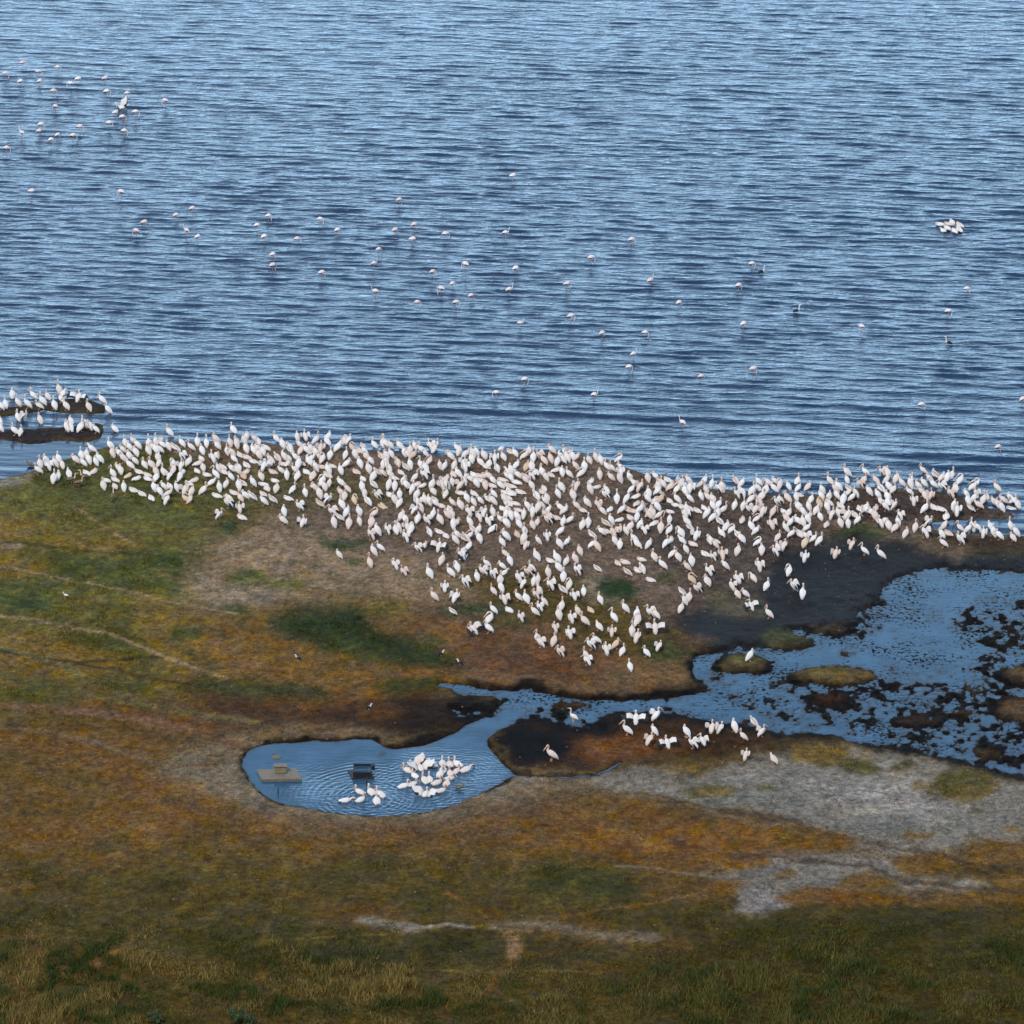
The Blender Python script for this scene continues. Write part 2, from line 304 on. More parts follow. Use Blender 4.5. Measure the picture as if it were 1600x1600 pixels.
# the bank between channel and flat
paint([(770, 1165), (800, 1132), (870, 1135), (960, 1118), (1070, 1118), (1170, 1138), (1230, 1156), (1180, 1172), (1060, 1180), (960, 1195), (920, 1208), (820, 1206)], (52, 37, 25), 6)
paint([(890, 1160), (1000, 1150), (1100, 1165), (1000, 1185), (930, 1190)], (100, 66, 30), 9, .9)
paint([(770, 1160), (800, 1134), (870, 1137), (900, 1160), (870, 1195), (800, 1200)], (9, 7, 7), 9, 1)
paint([(940, 1118), (1070, 1120), (1060, 1132), (950, 1135)], (46, 34, 28), 5, .8)
paint([(1210, 1156), (1290, 1140), (1340, 1160), (1320, 1168)], (46, 40, 32), 4, .8)
# marsh: black weed, islets
_wm = blur(poly(MARSH), 11)
lerp3(P, srgb(10, 9, 10), smooth(_wm, .06, .40) * .92)
lerp3(P, srgb(12, 10, 10), smooth(blur(poly(POND), 5), .10, .5) * .9)
lerp3(P, srgb(15, 14, 15), np.clip(blur(poly(MARSH), 4) * 1.1, 0, 1))
lerp3(P, srgb(13, 12, 15), WET * .96)
paint([(1085, 945), (1180, 925), (1200, 968), (1120, 965)], (84, 76, 56), 7, .8)
paint([(1430, 842), (1520, 855), (1500, 880), (1430, 868)], (96, 78, 60), 5, .85)
paint([(1060, 995), (1120, 1000), (1090, 1020), (1060, 1012)], (82, 62, 44), 5, .8)
paint([(1040, 960), (1190, 975), (1180, 1005), (1080, 1000)], (20, 19, 22), 8, .8)
ISC = [(88, 78, 48), (66, 62, 36), (94, 80, 48), (54, 38, 26), (48, 38, 30), (84, 70, 52), (80, 66, 50)]
for k, (cx, cy, rx, ry, hh) in enumerate(ISL):
    paint(ell(cx, cy, rx * .82, ry * .8), ISC[k] if k < 7 else ((24, 21, 18) if hh < .3 else (66, 54, 34)), 3, .95)
paint(ell(1220, 998, 26, 7), (56, 66, 34), 3, .8); paint(ell(1290, 1050, 28, 5), (98, 92, 44), 3, .9); paint(ell(1160, 1034, 26, 6), (88, 88, 50), 3, .8)
line([(375, 1190), (390, 1174), (430, 1161), (470, 1157), (560, 1155), (588, 1155), (602, 1168), (640, 1166), (705, 1147), (775, 1117)], 9, (14, 11, 10), .95)
line([(800, 1216), (745, 1246), (702, 1263), (660, 1273), (600, 1278), (540, 1274), (480, 1266), (440, 1259), (418, 1246), (400, 1232), (385, 1216), (373, 1195)], 7, (16, 13, 12), .95)
line([(700, 1070), (812, 1082), (816, 1068), (840, 1070), (842, 1084), (950, 1096), (1010, 1090), (1085, 1083), (1112, 1073), (1085, 1062), (1083, 1038), (1092, 1018)], 9, (18, 14, 14), .8)
line([(805, 1130), (850, 1126), (950, 1148), (960, 1116), (1070, 1119), (1110, 1128), (1225, 1151), (1300, 1147), (1420, 1177), (1560, 1209)], 10, (16, 13, 12), .8)
line([(780, 1200), (830, 1216), (930, 1216), (975, 1194)], 9, (16, 13, 12), .8)
# sandbars, beach
lerp3(P, srgb(44, 36, 34), np.clip(blur(bars, 4) * 1.6, 0, 1))
paint([(-300, 752), (0, 744), (60, 738), (40, 758), (0, 766), (-300, 772)], (122, 112, 98), 4, .9)
line([(-20, 745), (40, 737), (90, 722), (120, 712)], 14, (58, 56, 58), .8)
# trails, kept crisp on a layer of their own
TA = np.zeros((GH, GW), np.float32); TC = np.zeros((GH, GW, 3), np.float32)
def trail(pts, w, col, a):
    global TA
    m = np.clip(stroke(pts, w * 1.15) * a * 1.35, 0, 1)
    if col[2] < 60: col = (col[0] * .90, col[1] * 1.12, col[2] * 1.05)
    k = (m > TA)[..., None]
    TC[:] = np.where(k, np.array(srgb(*col)), TC); TA = np.maximum(TA, m)
for pts, w, col, a in [([(-60, 845), (0, 850), (100, 861), (190, 868), (250, 873)], 6, (60, 44, 24), .6), ([(0, 855), (25, 858)], 14, (130, 106, 84), .8),
                       ([(-60, 880), (0, 890), (60, 900), (140, 916), (210, 930), (300, 950), (370, 962)], 5, (128, 104, 72), .6),
                       ([(-60, 962), (0, 966), (50, 970), (110, 983), (170, 994), (210, 1010), (250, 1027), (300, 1045), (350, 1063)], 6, (124, 104, 72), .8),
                       ([(-60, 1008), (0, 1015), (60, 1030), (100, 1042), (150, 1076), (200, 1096), (260, 1112), (330, 1124), (400, 1132)], 11, (100, 76, 54), .75),
                       ([(0, 1020), (60, 1032), (120, 1038), (200, 1032), (260, 1030)], 5, (52, 40, 24), .6), ([(120, 1040), (200, 1056), (300, 1075)], 5, (72, 40, 24), .6),
                       ([(-60, 1050), (0, 1056), (80, 1076), (150, 1092), (230, 1110)], 8, (96, 76, 52), .7), ([(-60, 1095), (0, 1103), (80, 1112), (160, 1120), (240, 1130), (330, 1152), (370, 1165)], 14, (102, 80, 62), .75),
                       ([(-60, 1135), (0, 1140), (80, 1150), (140, 1162), (200, 1185), (260, 1200), (330, 1200)], 10, (104, 86, 66), .6), ([(110, 795), (150, 815), (190, 845), (205, 850)], 5, (128, 100, 64), .6),
                       ([(0, 1372), (60, 1350), (130, 1325), (200, 1300), (250, 1278)], 9, (110, 74, 42), .5), ([(0, 1395), (60, 1385), (120, 1365), (190, 1338), (260, 1318)], 9, (110, 68, 40), .5),
                       ([(140, 1510), (190, 1480), (240, 1445), (285, 1420), (300, 1388), (325, 1362), (350, 1338)], 8, (112, 80, 48), .5), ([(130, 1530), (160, 1500), (200, 1478)], 14, (122, 100, 66), .6),
                       ([(240, 1445), (330, 1440)], 8, (108, 74, 42), .4), ([(440, 1320), (445, 1370), (440, 1402), (420, 1440), (405, 1480)], 7, (112, 80, 46), .4),
                       ([(400, 1475), (560, 1466), (640, 1460), (700, 1452), (780, 1450)], 5, (120, 84, 40), .75), ([(570, 1440), (610, 1450), (640, 1456)], 20, (132, 120, 104), .7), ([(640, 1457), (700, 1450), (740, 1452)], 6, (150, 138, 124), .8),
                       ([(780, 1450), (840, 1446), (890, 1456), (930, 1466), (980, 1468), (1015, 1468)], 20, (116, 105, 86), .75), ([(795, 1455), (803, 1480), (800, 1500)], 12, (138, 112, 84), .8), ([(800, 1500), (780, 1530), (765, 1552)], 9, (128, 76, 36), .85),
                       ([(765, 1552), (745, 1565), (730, 1580)], 6, (120, 80, 40), .5), ([(690, 1523), (760, 1524), (840, 1521), (940, 1524)], 4, (128, 118, 70), .7), ([(880, 1500), (960, 1525)], 5, (120, 72, 30), .5),
                       ([(840, 1442), (950, 1425), (1040, 1412), (1100, 1395)], 6, (126, 78, 34), .6), ([(700, 1400), (740, 1420), (790, 1448)], 8, (126, 78, 30), .6), ([(830, 1500), (900, 1480), (960, 1470)], 6, (120, 72, 30), .6),
                       ([(60, 700), (200, 700)], 1, BROWN, 0), ([(960, 1355), (1040, 1360)], 5, (124, 108, 90), .5)]:
    trail(pts, w, col, a)
VEG = blur(np.maximum(poly([(-300, 1450), (200, 1455), (500, 1500), (800, 1530), (1000, 1510), (1300, 1440), (1900, 1430), (1900, 1800), (-300, 1800)]), 0), 20)

def read(m, px, py):
    u = np.clip((px - X0) / ST - .5, 0, GW - 1.001); v = np.clip((py - Y0) / ST - .5, 0, GH - 1.001)
    i = u.astype(int); j = v.astype(int); fu = u - i; fv = v - j
    if m.ndim == 3: fu = fu[..., None]; fv = fv[..., None]
    return (m[j, i] * (1 - fu) + m[j, i + 1] * fu) * (1 - fv) + (m[j + 1, i] * (1 - fu) + m[j + 1, i + 1] * fu) * fv

def wetness(X, Y):
    """Ground level index at world positions: noise-warped map plus marsh clumps."""
    px, py = to_px(X, Y)
    wx = fbm(X, Y, 1.4, 4, 5) * 16; wy = fbm(X, Y, 1.4, 4, 77) * 7
    w = read(Wm, px + wx, py + wy)
    mm = read(MARSHY, px, py); dn = read(DENSE, px, py)
    n = fbm(X, Y * .8, .42, 3, 11, .6)
    n2 = fbm(X, Y, 4.5, 3, 23)
    w = w + mm * (n * 2.6 + n2 * 1.3 + .38 * dn) * np.where(w < .5, 1, .35) * (.55 + .45 * dn)
    w = w + fbm(X, Y, .7, 3, 41) * .30 * (1 - mm) + mm * fbm(X, Y, 1.9, 3, 43) * .5
    return w

def level(X, Y):
    w = wetness(X, Y)
    z = np.where(w > 0, .035 * smooth(w, 0, .3) + .10 * smooth(w, .15, 1.0), np.maximum(w, -1) * .32)
    land_ = smooth(w, .4, 1.0)
    px, py = to_px(X, Y)
    veg = read(VEG, px, py)
    z = z + land_ * (fbm(X, Y, 9, 3, 91) * .45 * smooth(py, 1000, 1400) + fbm(X, Y, 2.2, 3, 55) * .16 + fbm(X, Y, .6, 3, 57) * .11 + .03) + veg * (fbm(X, Y, 1.3, 3, 61) * .35)
    # cliff foot rising to the viewpoint
    z = z + np.clip((205 - Y) / 205, 0, 1) ** 1.15 * 137
    return z
# ------------------------------------------------------------------ materials
def new_mat(name):
    m = bpy.data.materials.new(name); m.use_nodes = True
    nt = m.node_tree; nt.nodes.clear()
    out = nt.nodes.new("ShaderNodeOutputMaterial"); b = nt.nodes.new("ShaderNodeBsdfPrincipled")
    nt.links.new(b.outputs[0], out.inputs[0])
    return m, nt, b

def N(nt, typ, **kw):
    n = nt.nodes.new(typ)
    for k, v in kw.items():
        if k in ('inputs',):
            for i, val in v.items(): n.inputs[i].default_value = val
        else: setattr(n, k, v)
    return n

def noise(nt, vec, scale, detail=4, rough=.55, dist=0.0):
    n = N(nt, "ShaderNodeTexNoise"); n.inputs['Scale'].default_value = scale; n.inputs['Detail'].default_value = detail
    n.inputs['Roughness'].default_value = rough; n.inputs['Distortion'].default_value = dist
    nt.links.new(vec, n.inputs['Vector']); return n

def math_(nt, op, a, b=None, c=None, clamp=False):
    n = N(nt, "ShaderNodeMath", operation=op, use_clamp=clamp)
    for i, v in enumerate((a, b, c)):
        if v is None: continue
        if isinstance(v, (int, float)): n.inputs[i].default_value = v
        else: nt.links.new(v, n.inputs[i])
    return n.outputs[0]

def maprange(nt, v, a, b, c, d):
    n = N(nt, "ShaderNodeMapRange"); nt.links.new(v, n.inputs[0])
    for i, x in enumerate((a, b, c, d)): n.inputs[i + 1].default_value = x
    return n.outputs[0]

def mix_rgb(nt, fac, a, b, mode='MIX'):
    n = N(nt, "ShaderNodeMix", data_type='RGBA', blend_type=mode)
    for sock, v in ((0, fac), (6, a), (7, b)):
        if isinstance(v, (int, float)): n.inputs[sock].default_value = v
        elif isinstance(v, tuple): n.inputs[sock].default_value = (*v, 1) if len(v) == 3 else v
        else: nt.links.new(v, n.inputs[sock])
    return n.outputs[2]

def mesh_grid(name, xs, ys, Z, mat):
    ny, nx = len(ys), len(xs)
    co = np.empty((ny, nx, 3), np.float32)
    co[..., 0] = xs[None, :]; co[..., 1] = ys[:, None]; co[..., 2] = Z
    me = bpy.data.meshes.new(name)
    me.vertices.add(nx * ny); me.vertices.foreach_set("co", co.ravel())
    i = np.arange(nx * ny).reshape(ny, nx)
    q = np.stack([i[:-1, :-1], i[:-1, 1:], i[1:, 1:], i[1:, :-1]], -1).reshape(-1, 4).astype(np.int32)
    me.loops.add(q.size); me.loops.foreach_set("vertex_index", q.ravel())
    me.polygons.add(len(q)); me.polygons.foreach_set("loop_start", np.arange(0, q.size, 4, dtype=np.int32))
    me.polygons.foreach_set("loop_total", np.full(len(q), 4, np.int32))
    me.polygons.foreach_set("use_smooth", np.ones(len(q), bool))
    me.update(); me.materials.append(mat)
    o = bpy.data.objects.new(name, me); C.objects.link(o)
    return o

def attr(me, name, kind, data, dom='POINT'):
    a = me.attributes.new(name, kind, dom)
    a.data.foreach_set('color' if kind == 'FLOAT_COLOR' else ('vector' if kind == 'FLOAT_VECTOR' else 'value'), np.ascontiguousarray(data, np.float32).ravel())

# ground: painted soil colour carried per vertex, broken up by the nodes
gm, nt, b = new_mat("meadow_soil")
tc = N(nt, "ShaderNodeTexCoord").outputs['Object']
base = N(nt, "ShaderNodeAttribute", attribute_name="soil").outputs['Color']
wetA = N(nt, "ShaderNodeAttribute", attribute_name="wet").outputs['Fac']
vegA = N(nt, "ShaderNodeAttribute", attribute_name="veg").outputs['Fac']
n1 = noise(nt, tc, 3.5, 6, .7); n2 = noise(nt, tc, 16, 3, .6); n3 = noise(nt, tc, .8, 4, .6); n4 = noise(nt, tc, 7.0, 4, .65, .6)
f = math_(nt, 'MULTIPLY', maprange(nt, n1.outputs[0], .3, .7, .5, 1.5), maprange(nt, n2.outputs[0], .3, .7, .55, 1.45))
f = math_(nt, 'MULTIPLY', f, maprange(nt, n3.outputs[0], .3, .7, .86, 1.14))
n5 = noise(nt, tc, 1.9, 8, .78)
f = math_(nt, 'MULTIPLY', f, maprange(nt, n5.outputs[0], .40, .60, .66, 1.30))
vm = N(nt, "ShaderNodeVectorMath", operation='SCALE'); nt.links.new(base, vm.inputs[0]); nt.links.new(f, vm.inputs[3])
hs = N(nt, "ShaderNodeHueSaturation"); nt.links.new(vm.outputs[0], hs.inputs['Color'])
nt.links.new(maprange(nt, n4.outputs[0], .3, .7, .482, .518), hs.inputs['Hue'])
nt.links.new(maprange(nt, n3.outputs[0], .3, .7, .80, 1.10), hs.inputs['Saturation'])
# scattered pale bits: droppings, shell and down
vo = N(nt, "ShaderNodeTexVoronoi"); vo.inputs['Scale'].default_value = 1.5; nt.links.new(tc, vo.inputs['Vector'])
sp = math_(nt, 'LESS_THAN', vo.outputs['Distance'], .075)
sepc = N(nt, "ShaderNodeSeparateColor"); nt.links.new(vo.outputs['Color'], sepc.inputs[0])
sp = math_(nt, 'MULTIPLY', sp, math_(nt, 'GREATER_THAN', sepc.outputs[0], .55))
sp = math_(nt, 'MULTIPLY', sp, maprange(nt, vegA, 0, .5, .38, 0))
vo2 = N(nt, "ShaderNodeTexVoronoi"); vo2.inputs['Scale'].default_value = 5.5; nt.links.new(tc, vo2.inputs['Vector'])
sepd = N(nt, "ShaderNodeSeparateColor"); nt.links.new(vo2.outputs['Color'], sepd.inputs[0])
sp2 = math_(nt, 'MULTIPLY', math_(nt, 'LESS_THAN', vo2.outputs['Distance'], .16), math_(nt, 'GREATER_THAN', sepd.outputs[0], .6))
sp2 = math_(nt, 'MULTIPLY', sp2, maprange(nt, n1.outputs[0], .5, .62, 0, 1))
sp2 = math_(nt, 'MULTIPLY', sp2, N(nt, "ShaderNodeAttribute", attribute_name="litter").outputs['Fac'])
col = mix_rgb(nt, math_(nt, 'MAXIMUM', sp, sp2), hs.outputs[0], (.42, .40, .38))
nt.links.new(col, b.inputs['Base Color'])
nt.links.new(maprange(nt, wetA, 0, 1, .95, .7), b.inputs['Roughness'])
b.inputs['Specular IOR Level'].default_value = .25
nt.links.new(maprange(nt, wetA, 0, 1, .06, .12), b.inputs['Specular IOR Level'])
bp = N(nt, "ShaderNodeBump"); bp.inputs['Strength'].default_value = .7; bp.inputs['Distance'].default_value = .11
nt.links.new(math_(nt, 'ADD', math_(nt, 'MULTIPLY', n1.outputs[0], 1.6), n2.outputs[0]), bp.inputs['Height']); nt.links.new(bp.outputs[0], b.inputs['Normal'])

YN, YF = ground_y(1650), ground_y(596)
xs = np.concatenate([-np.geomspace(6000, 46, 26), np.arange(-44, 44.01, .09), np.geomspace(46, 6000, 26)])
ys = np.concatenate([np.array([-3000, -800, -300, -120, -60, -30]), np.arange(-12, YN - 2, 6.0), np.arange(YN, YF, .155), YF + np.array([2, 6, 14, 40, 200, 2000, 9000])])
XX, YY = np.meshgrid(xs, ys)
ZZ = level(XX, YY)
ZZ = np.where(YY > YF, -.35, ZZ)
ZZ = np.where(YY < 0, 134 + np.clip(-YY / 100, 0, 3), ZZ)
ZZ = np.where((np.abs(XX) < 12) & (YY < 2) & (YY > -8), 136.5, ZZ)
ground = mesh_grid("ground", xs, ys, ZZ, gm)
PX, PY = to_px(XX, YY)
wx = fbm(XX, YY, 2.4, 4, 201); wy = fbm(XX, YY, 2.4, 4, 203)
soil = read(P, PX + wx * 34 + fbm(XX, YY, .5, 3, 207) * 18, PY + wy * 14 + fbm(XX, YY, .5, 3, 208) * 10)
_tx = PX + wx * 12 + fbm(XX, YY, .5, 3, 207) * 6; _ty = PY + wy * 5 + fbm(XX, YY, .5, 3, 208) * 3
_ta = np.clip(read(TA, _tx, _ty) * (1.35 + 1.0 * fbm(XX, YY, .8, 3, 209)), 0, 1)[..., None]
soil = soil * (1 - _ta) + read(TC, _tx, _ty) * _ta
W_ = wetness(XX, YY)
edge = np.clip(1 - np.abs(W_ - .05) / .22, 0, 1) * (YY < ground_y(1000)) + .5 * np.clip(1 - np.abs(W_ - .05) / .3, 0, 1)
edge = np.clip(edge, 0, 1)[..., None]
soil = soil * (1 - edge * .9) + np.array(srgb(20, 16, 15)) * edge * .9
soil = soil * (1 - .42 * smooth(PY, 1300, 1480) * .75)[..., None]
_w = smooth(PY, 860, 1120) * (1 - .9 * np.clip((soil[..., 2] - .045) / .05, 0, 1))
soil = soil * (1 - _w[..., None] * np.array([.02, .20, .42]))
soil = soil * (1 + .55 * fbm(XX, YY, .5, 3, 331) + .5 * fbm(XX, YY, 1.6, 3, 332))[..., None]
# patchy sward: green and gold tufts inside the meadow colours
t1 = smooth(fbm(XX, YY, 1.4, 5, 301, .65), .02, .2)[..., None]
t2 = smooth(fbm(XX, YY, 1.1, 5, 307, .65), .05, .22)[..., None]
green = np.clip((soil[..., 1:2] - soil[..., 2:3] - .015) / .045, 0, 1) * smooth(W_, .5, .9)[..., None]
soil = soil * (1 - t1 * green * .5) + np.array(srgb(50, 56, 24)) * t1 * green * .5
soil = soil * (1 - t2 * green * .4) + np.array(srgb(118, 88, 34)) * t2 * green * .4
_l = np.clip((soil.mean(-1) - .12) / .08, 0, 1)
soil = soil * (1 + _l * (.9 * fbm(XX, YY, .28, 2, 341) + .9 * fbm(XX * .4, YY, .9, 3, 342) - .05))[..., None]
soil = np.clip(soil, .004, .6)
wetv = np.clip(read(WET, PX, PY) * 1.0 + np.clip(1 - W_ / .35, 0, 1) * read(MARSHY, PX, PY), 0, 1)
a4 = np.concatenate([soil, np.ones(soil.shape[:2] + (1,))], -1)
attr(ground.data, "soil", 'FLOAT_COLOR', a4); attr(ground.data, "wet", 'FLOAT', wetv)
VV = read(VEG, PX, PY)
attr(ground.data, "veg", 'FLOAT', VV)
lit = np.clip(read(blur(np.maximum(poly([(560, 780), (900, 740), (1300, 790), (1330, 900), (1250, 980), (1100, 990), (700, 960), (560, 900)]) * .5, poly([(1040, 880), (1330, 850), (1420, 900), (1330, 970), (1200, 1000), (1060, 1000)])), 16), PX, PY) * .55, 0, 1)
attr(ground.data, "litter", 'FLOAT', lit)
ground['kind'] = 'structure'; ground['label'] = 'grassy lake shore with trampled brown spit, dark mud and pale salt flat'

_gx0 = -44.0; _ix0 = 26
def gz(x, y):
    return float(level(np.array([x]), np.array([y]))[0])

# ------------------------------------------------------------------ water
def water_mat(name, chop):
    m, nt, b = new_mat(name)
    tc = N(nt, "ShaderNodeTexCoord").outputs['Object']
    b.inputs['Base Color'].default_value = (.006, .026, .062, 1)
    b.inputs['Roughness'].default_value = .06
    b.inputs['IOR'].default_value = 1.48
    b.inputs['Specular IOR Level'].default_value = .5
    mp = N(nt, "ShaderNodeMapping"); nt.links.new(tc, mp.inputs[0])
    mp.inputs['Rotation'].default_value = (0, 0, math.radians(7)); mp.inputs['Scale'].default_value = (.20, 1.0, 1)
    a = noise(nt, mp.outputs[0], 4.6, 4, .55, .3)
    c = noise(nt, mp.outputs[0], 9.0, 2, .5)
    am = N(nt, "ShaderNodeAttribute", attribute_name="chop").outputs['Fac']
    h = math_(nt, 'MULTIPLY', math_(nt, 'ADD', a.outputs[0], math_(nt, 'MULTIPLY', c.outputs[0], .32)), am)
    bp = N(nt, "ShaderNodeBump"); bp.inputs['Strength'].default_value = 1; bp.inputs['Distance'].default_value = chop
    nt.links.new(h, bp.inputs['Height']); nt.links.new(bp.outputs[0], b.inputs['Normal'])
    return m
lake_m = water_mat("lake_water", .085)
marsh_m = water_mat("marsh_water", .05)
_b0 = 0
_b = next(n for n in marsh_m.node_tree.nodes if n.type == 'BSDF_PRINCIPLED'); _nt = marsh_m.node_tree
_b.inputs['IOR'].default_value = 1.37
_tc = N(_nt, "ShaderNodeTexCoord").outputs['Object']
_f = noise(_nt, _tc, 4.2, 3, .65); _g = noise(_nt, _tc, .35, 2, .5)
_k = maprange(_nt, math_(_nt, 'ADD', _f.outputs[0], math_(_nt, 'MULTIPLY', _g.outputs[0], .45)), .80, .83, 0, 1)
_k = math_(_nt, 'MULTIPLY', _k, N(_nt, "ShaderNodeAttribute", attribute_name="weed").outputs['Fac'], None, True)
_sh = N(_nt, "ShaderNodeAttribute", attribute_name="shallow").outputs['Fac']
_q = noise(_nt, _tc, .45, 4, .6)
_wc = mix_rgb(_nt, maprange(_nt, _q.outputs[0], .35, .65, 0, 1), (.012, .044, .085), (.026, .078, .140))
_wc = mix_rgb(_nt, math_(_nt, 'MULTIPLY', _sh, .85), _wc, (.014, .016, .018))
_nt.links.new(mix_rgb(_nt, _k, _wc, (.008, .008, .008)), _b.inputs['Base Color'])
_nt.links.new(maprange(_nt, _k, 0, 1, .06, .8), _b.inputs['Roughness']); _nt.links.new(maprange(_nt, _k, 0, 1, .5, .05), _b.inputs['Specular IOR Level'])

YS = ground_y(866)
rs = np.random.RandomState(4)
def waves(X, Y, comps):
    Z = np.zeros_like(X)
    for lam, th, amp, ph, warp in comps:
        k = 2 * math.pi / lam
        Z += amp * np.sin(k * (X * math.sin(th) + Y * math.cos(th)) + ph + warp)
    return Z
xl = np.concatenate([-np.geomspace(9000, 50, 24), np.arange(-48, 48.01, .14), np.geomspace(50, 9000, 24)])
yl = np.concatenate([np.array([YS]), np.arange(YS + .1, ground_y(-60), .115), ground_y(-60) + np.geomspace(1, 12000, 26)])
LX, LY = np.meshgrid(xl, yl)
LX = LX.astype(np.float32); LY = LY.astype(np.float32)
w1 = (fbm(LX, LY, 14, 3, 401) * 9).astype(np.float32)
Z = np.zeros_like(LX)
grp = [smooth(fbm(LX, LY, s, 2, 410 + i), -.18, .22) for i, s in enumerate((7, 5, 9))]
lpx, lpy = to_px(LX, LY)
near = smooth(lpy, 520, 740)
for i in range(34):
    lam = .82 * math.exp(rs.normal() * .42); th = math.radians(7) + rs.normal() * .10
    Z += .0058 * lam * np.sin(2 * math.pi / lam * (LX * math.sin(th) + LY * math.cos(th)) + rs.rand() * 6.28 + w1 * .35) * (.88 + .24 * grp[i % 3]) * (1 - .3 * near)
for i in range(30):
    lam = .46 * math.exp(rs.normal() * .24); th = math.radians(5) + rs.normal() * .15
    Z += .0056 * lam * np.sin(2 * math.pi / lam * (LX * math.sin(th) + LY * math.cos(th)) + rs.rand() * 6.28 + w1 * .5) * (.9 + .2 * grp[(i + 1) % 3]) * (1 - .45 * near)
for lam, th, ph in ((1.9, .10, 1), (1.45, .08, 4), (2.3, .13, 2), (1.22, .11, 3), (1.33, .07, 5), (1.05, .09, 2.4), (1.62, .13, .4)):
    Z += .0095 * lam / 2 * np.sin(2 * math.pi / lam * (LX * math.sin(th) + LY * math.cos(th)) + ph + w1 * .5) * (.45 + .5 * grp[2] + 2.1 * near)
Wl = read(blur(Wm, 30), lpx, lpy)
calm = smooth(-Wl, -.55, .95)            # 0 at the shore, 1 in open water
lee = blur(poly([(-300, 650), (150, 660), (230, 690), (150, 705), (60, 745), (-300, 760)]), 14)
lee = np.maximum(lee, blur(poly([(-300, 620), (160, 625), (190, 665), (-300, 672)]), 10) * .7)
lee = np.maximum(lee, blur(poly([(1400, 800), (1900, 800), (1900, 860), (1400, 850)]), 6) * .8)
lv = read(lee, lpx, lpy)
cal = (.22 + .78 * calm) * (1 - .88 * lv)
Z = Z * cal * (1 - .30 * smooth(-lpy, -420, 60))
far = smooth(LY, ground_y(-60), ground_y(-60) + 60)
Z *= (1 - far)
Z[0, :] = -.05
lake = mesh_grid("lake", xl, yl, Z, lake_m)
attr(lake.data, "chop", 'FLOAT', np.clip(cal * (.9 + .2 * grp[0]), 0, 1.4))
lake['kind'] = 'structure'; lake['label'] = 'wide rippled blue lake with long low waves'
# marsh and pool, with rings spreading from the bathing pelicans
xm = np.concatenate([-np.geomspace(60, 24, 6), np.arange(-23, 4.0, .07), np.arange(4.1, 46, .2), [60, 90]])
ym = np.concatenate([[ground_y(1330)], np.arange(ground_y(1300), ground_y(1140), .07), np.arange(ground_y(1140) + .1, YS, .25), [YS]])
MX, MY = np.meshgrid(xm, ym)
MZ = np.zeros_like(MX)
for (px, py, R, am, lam) in ((575, 1247, 6.8, .008, .33), (690, 1226, 5.6, .006, .30), (545, 1240, 5.0, .005, .41), (600, 1246, 4.5, .005, .27), (640, 1232, 4.2, .005, .31), (715, 1215, 4.5, .004, .28), (665, 1236, 5.2, .005, .36), (560, 1252, 3.6, .005, .24), (733, 1195, 3.0, .003, .3)):
    c = at(px, py); r = np.hypot(MX - c.x, MY - c.y)
    MZ += am * np.sin(2 * math.pi * r / lam + fbm(MX, MY, 1.8, 2, 9) * 5) * smooth(r, R, R * .3) * smooth(r, .2, 1.0) * (1.9 * smooth(fbm(MX + px, MY, 1.1, 3, 19 + int(px)), -.2, .25))
marsh = mesh_grid("marsh_water", xm, ym, MZ, marsh_m)
pxm, pym = to_px(MX, MY)
pc = blur(poly([(430, 1210), (520, 1212), (620, 1208), (640, 1170), (780, 1190), (800, 1220), (700, 1262), (600, 1272), (480, 1260)]), 14)
attr(marsh.data, "chop", 'FLOAT', .10 + .75 * read(pc, pxm, pym))
attr(marsh.data, 'weed', 'FLOAT', np.clip(1 - read(blur(poly(POND), 4), pxm, pym) * 1.0, 0, 1))
attr(marsh.data, 'shallow', 'FLOAT', smooth(wetness(MX, MY), -.42, -.02))
marsh['kind'] = 'structure'; marsh['label'] = 'still blue marsh channel and bathing pool behind the spit'
# ------------------------------------------------------------------ birds
def feather_mat(name, col, blush, per_object=True, rough=.8, var=.10):
    m, nt, b = new_mat(name)
    if per_object: r = N(nt, "ShaderNodeObjectInfo").outputs['Random']
    else: r = N(nt, "ShaderNodeAttribute", attribute_name="tint").outputs['Fac']
    tc = N(nt, "ShaderNodeTexCoord").outputs['Object']
    nz = noise(nt, tc, 14, 3, .6)
    f = math_(nt, 'MULTIPLY', math_(nt, 'POWER', r, 2.2), .75)
    c = mix_rgb(nt, f, col, blush)
    d = math_(nt, 'MULTIPLY', maprange(nt, nz.outputs[0], .3, .7, 1 - var, 1.0), maprange(nt, r, 0, 1, 1.0, .90))
    vm = N(nt, "ShaderNodeVectorMath", operation='SCALE'); nt.links.new(c, vm.inputs[0]); nt.links.new(d, vm.inputs[3])
    nt.links.new(vm.outputs[0], b.inputs['Base Color'])
    b.inputs['Roughness'].default_value = rough; b.inputs['Specular IOR Level'].default_value = .15
    return m
def bird_mats(po):
    s = "" if po else "_flock"
    return [feather_mat("white_plumage" + s, (.70, .665, .64), (.68, .52, .43), po),
            feather_mat("blush_neck" + s, (.68, .55, .48), (.62, .36, .27), po),
            feather_mat("yellow_bill" + s, (.58, .42, .28), (.56, .32, .18), po, .5),
            feather_mat("orange_legs" + s, (.55, .26, .14), (.6, .22, .10), po, .6),
            feather_mat("black_primaries" + s, (.022, .022, .026), (.05, .045, .04), po, .6),
            feather_mat("brown_plumage" + s, (.17, .12, .08), (.26, .18, .11), po, .8, .4),
            feather_mat("buff_plumage" + s, (.62, .47, .34), (.56, .38, .26), po),
            feather_mat("pink_plumage" + s, (.74, .62, .60), (.72, .46, .44), po)]
MATS = bird_mats(True); MATSF = bird_mats(False)
WHITE, NECK, BILL, LEG, BLACK, BRN, BUFF, PINK = range(8)

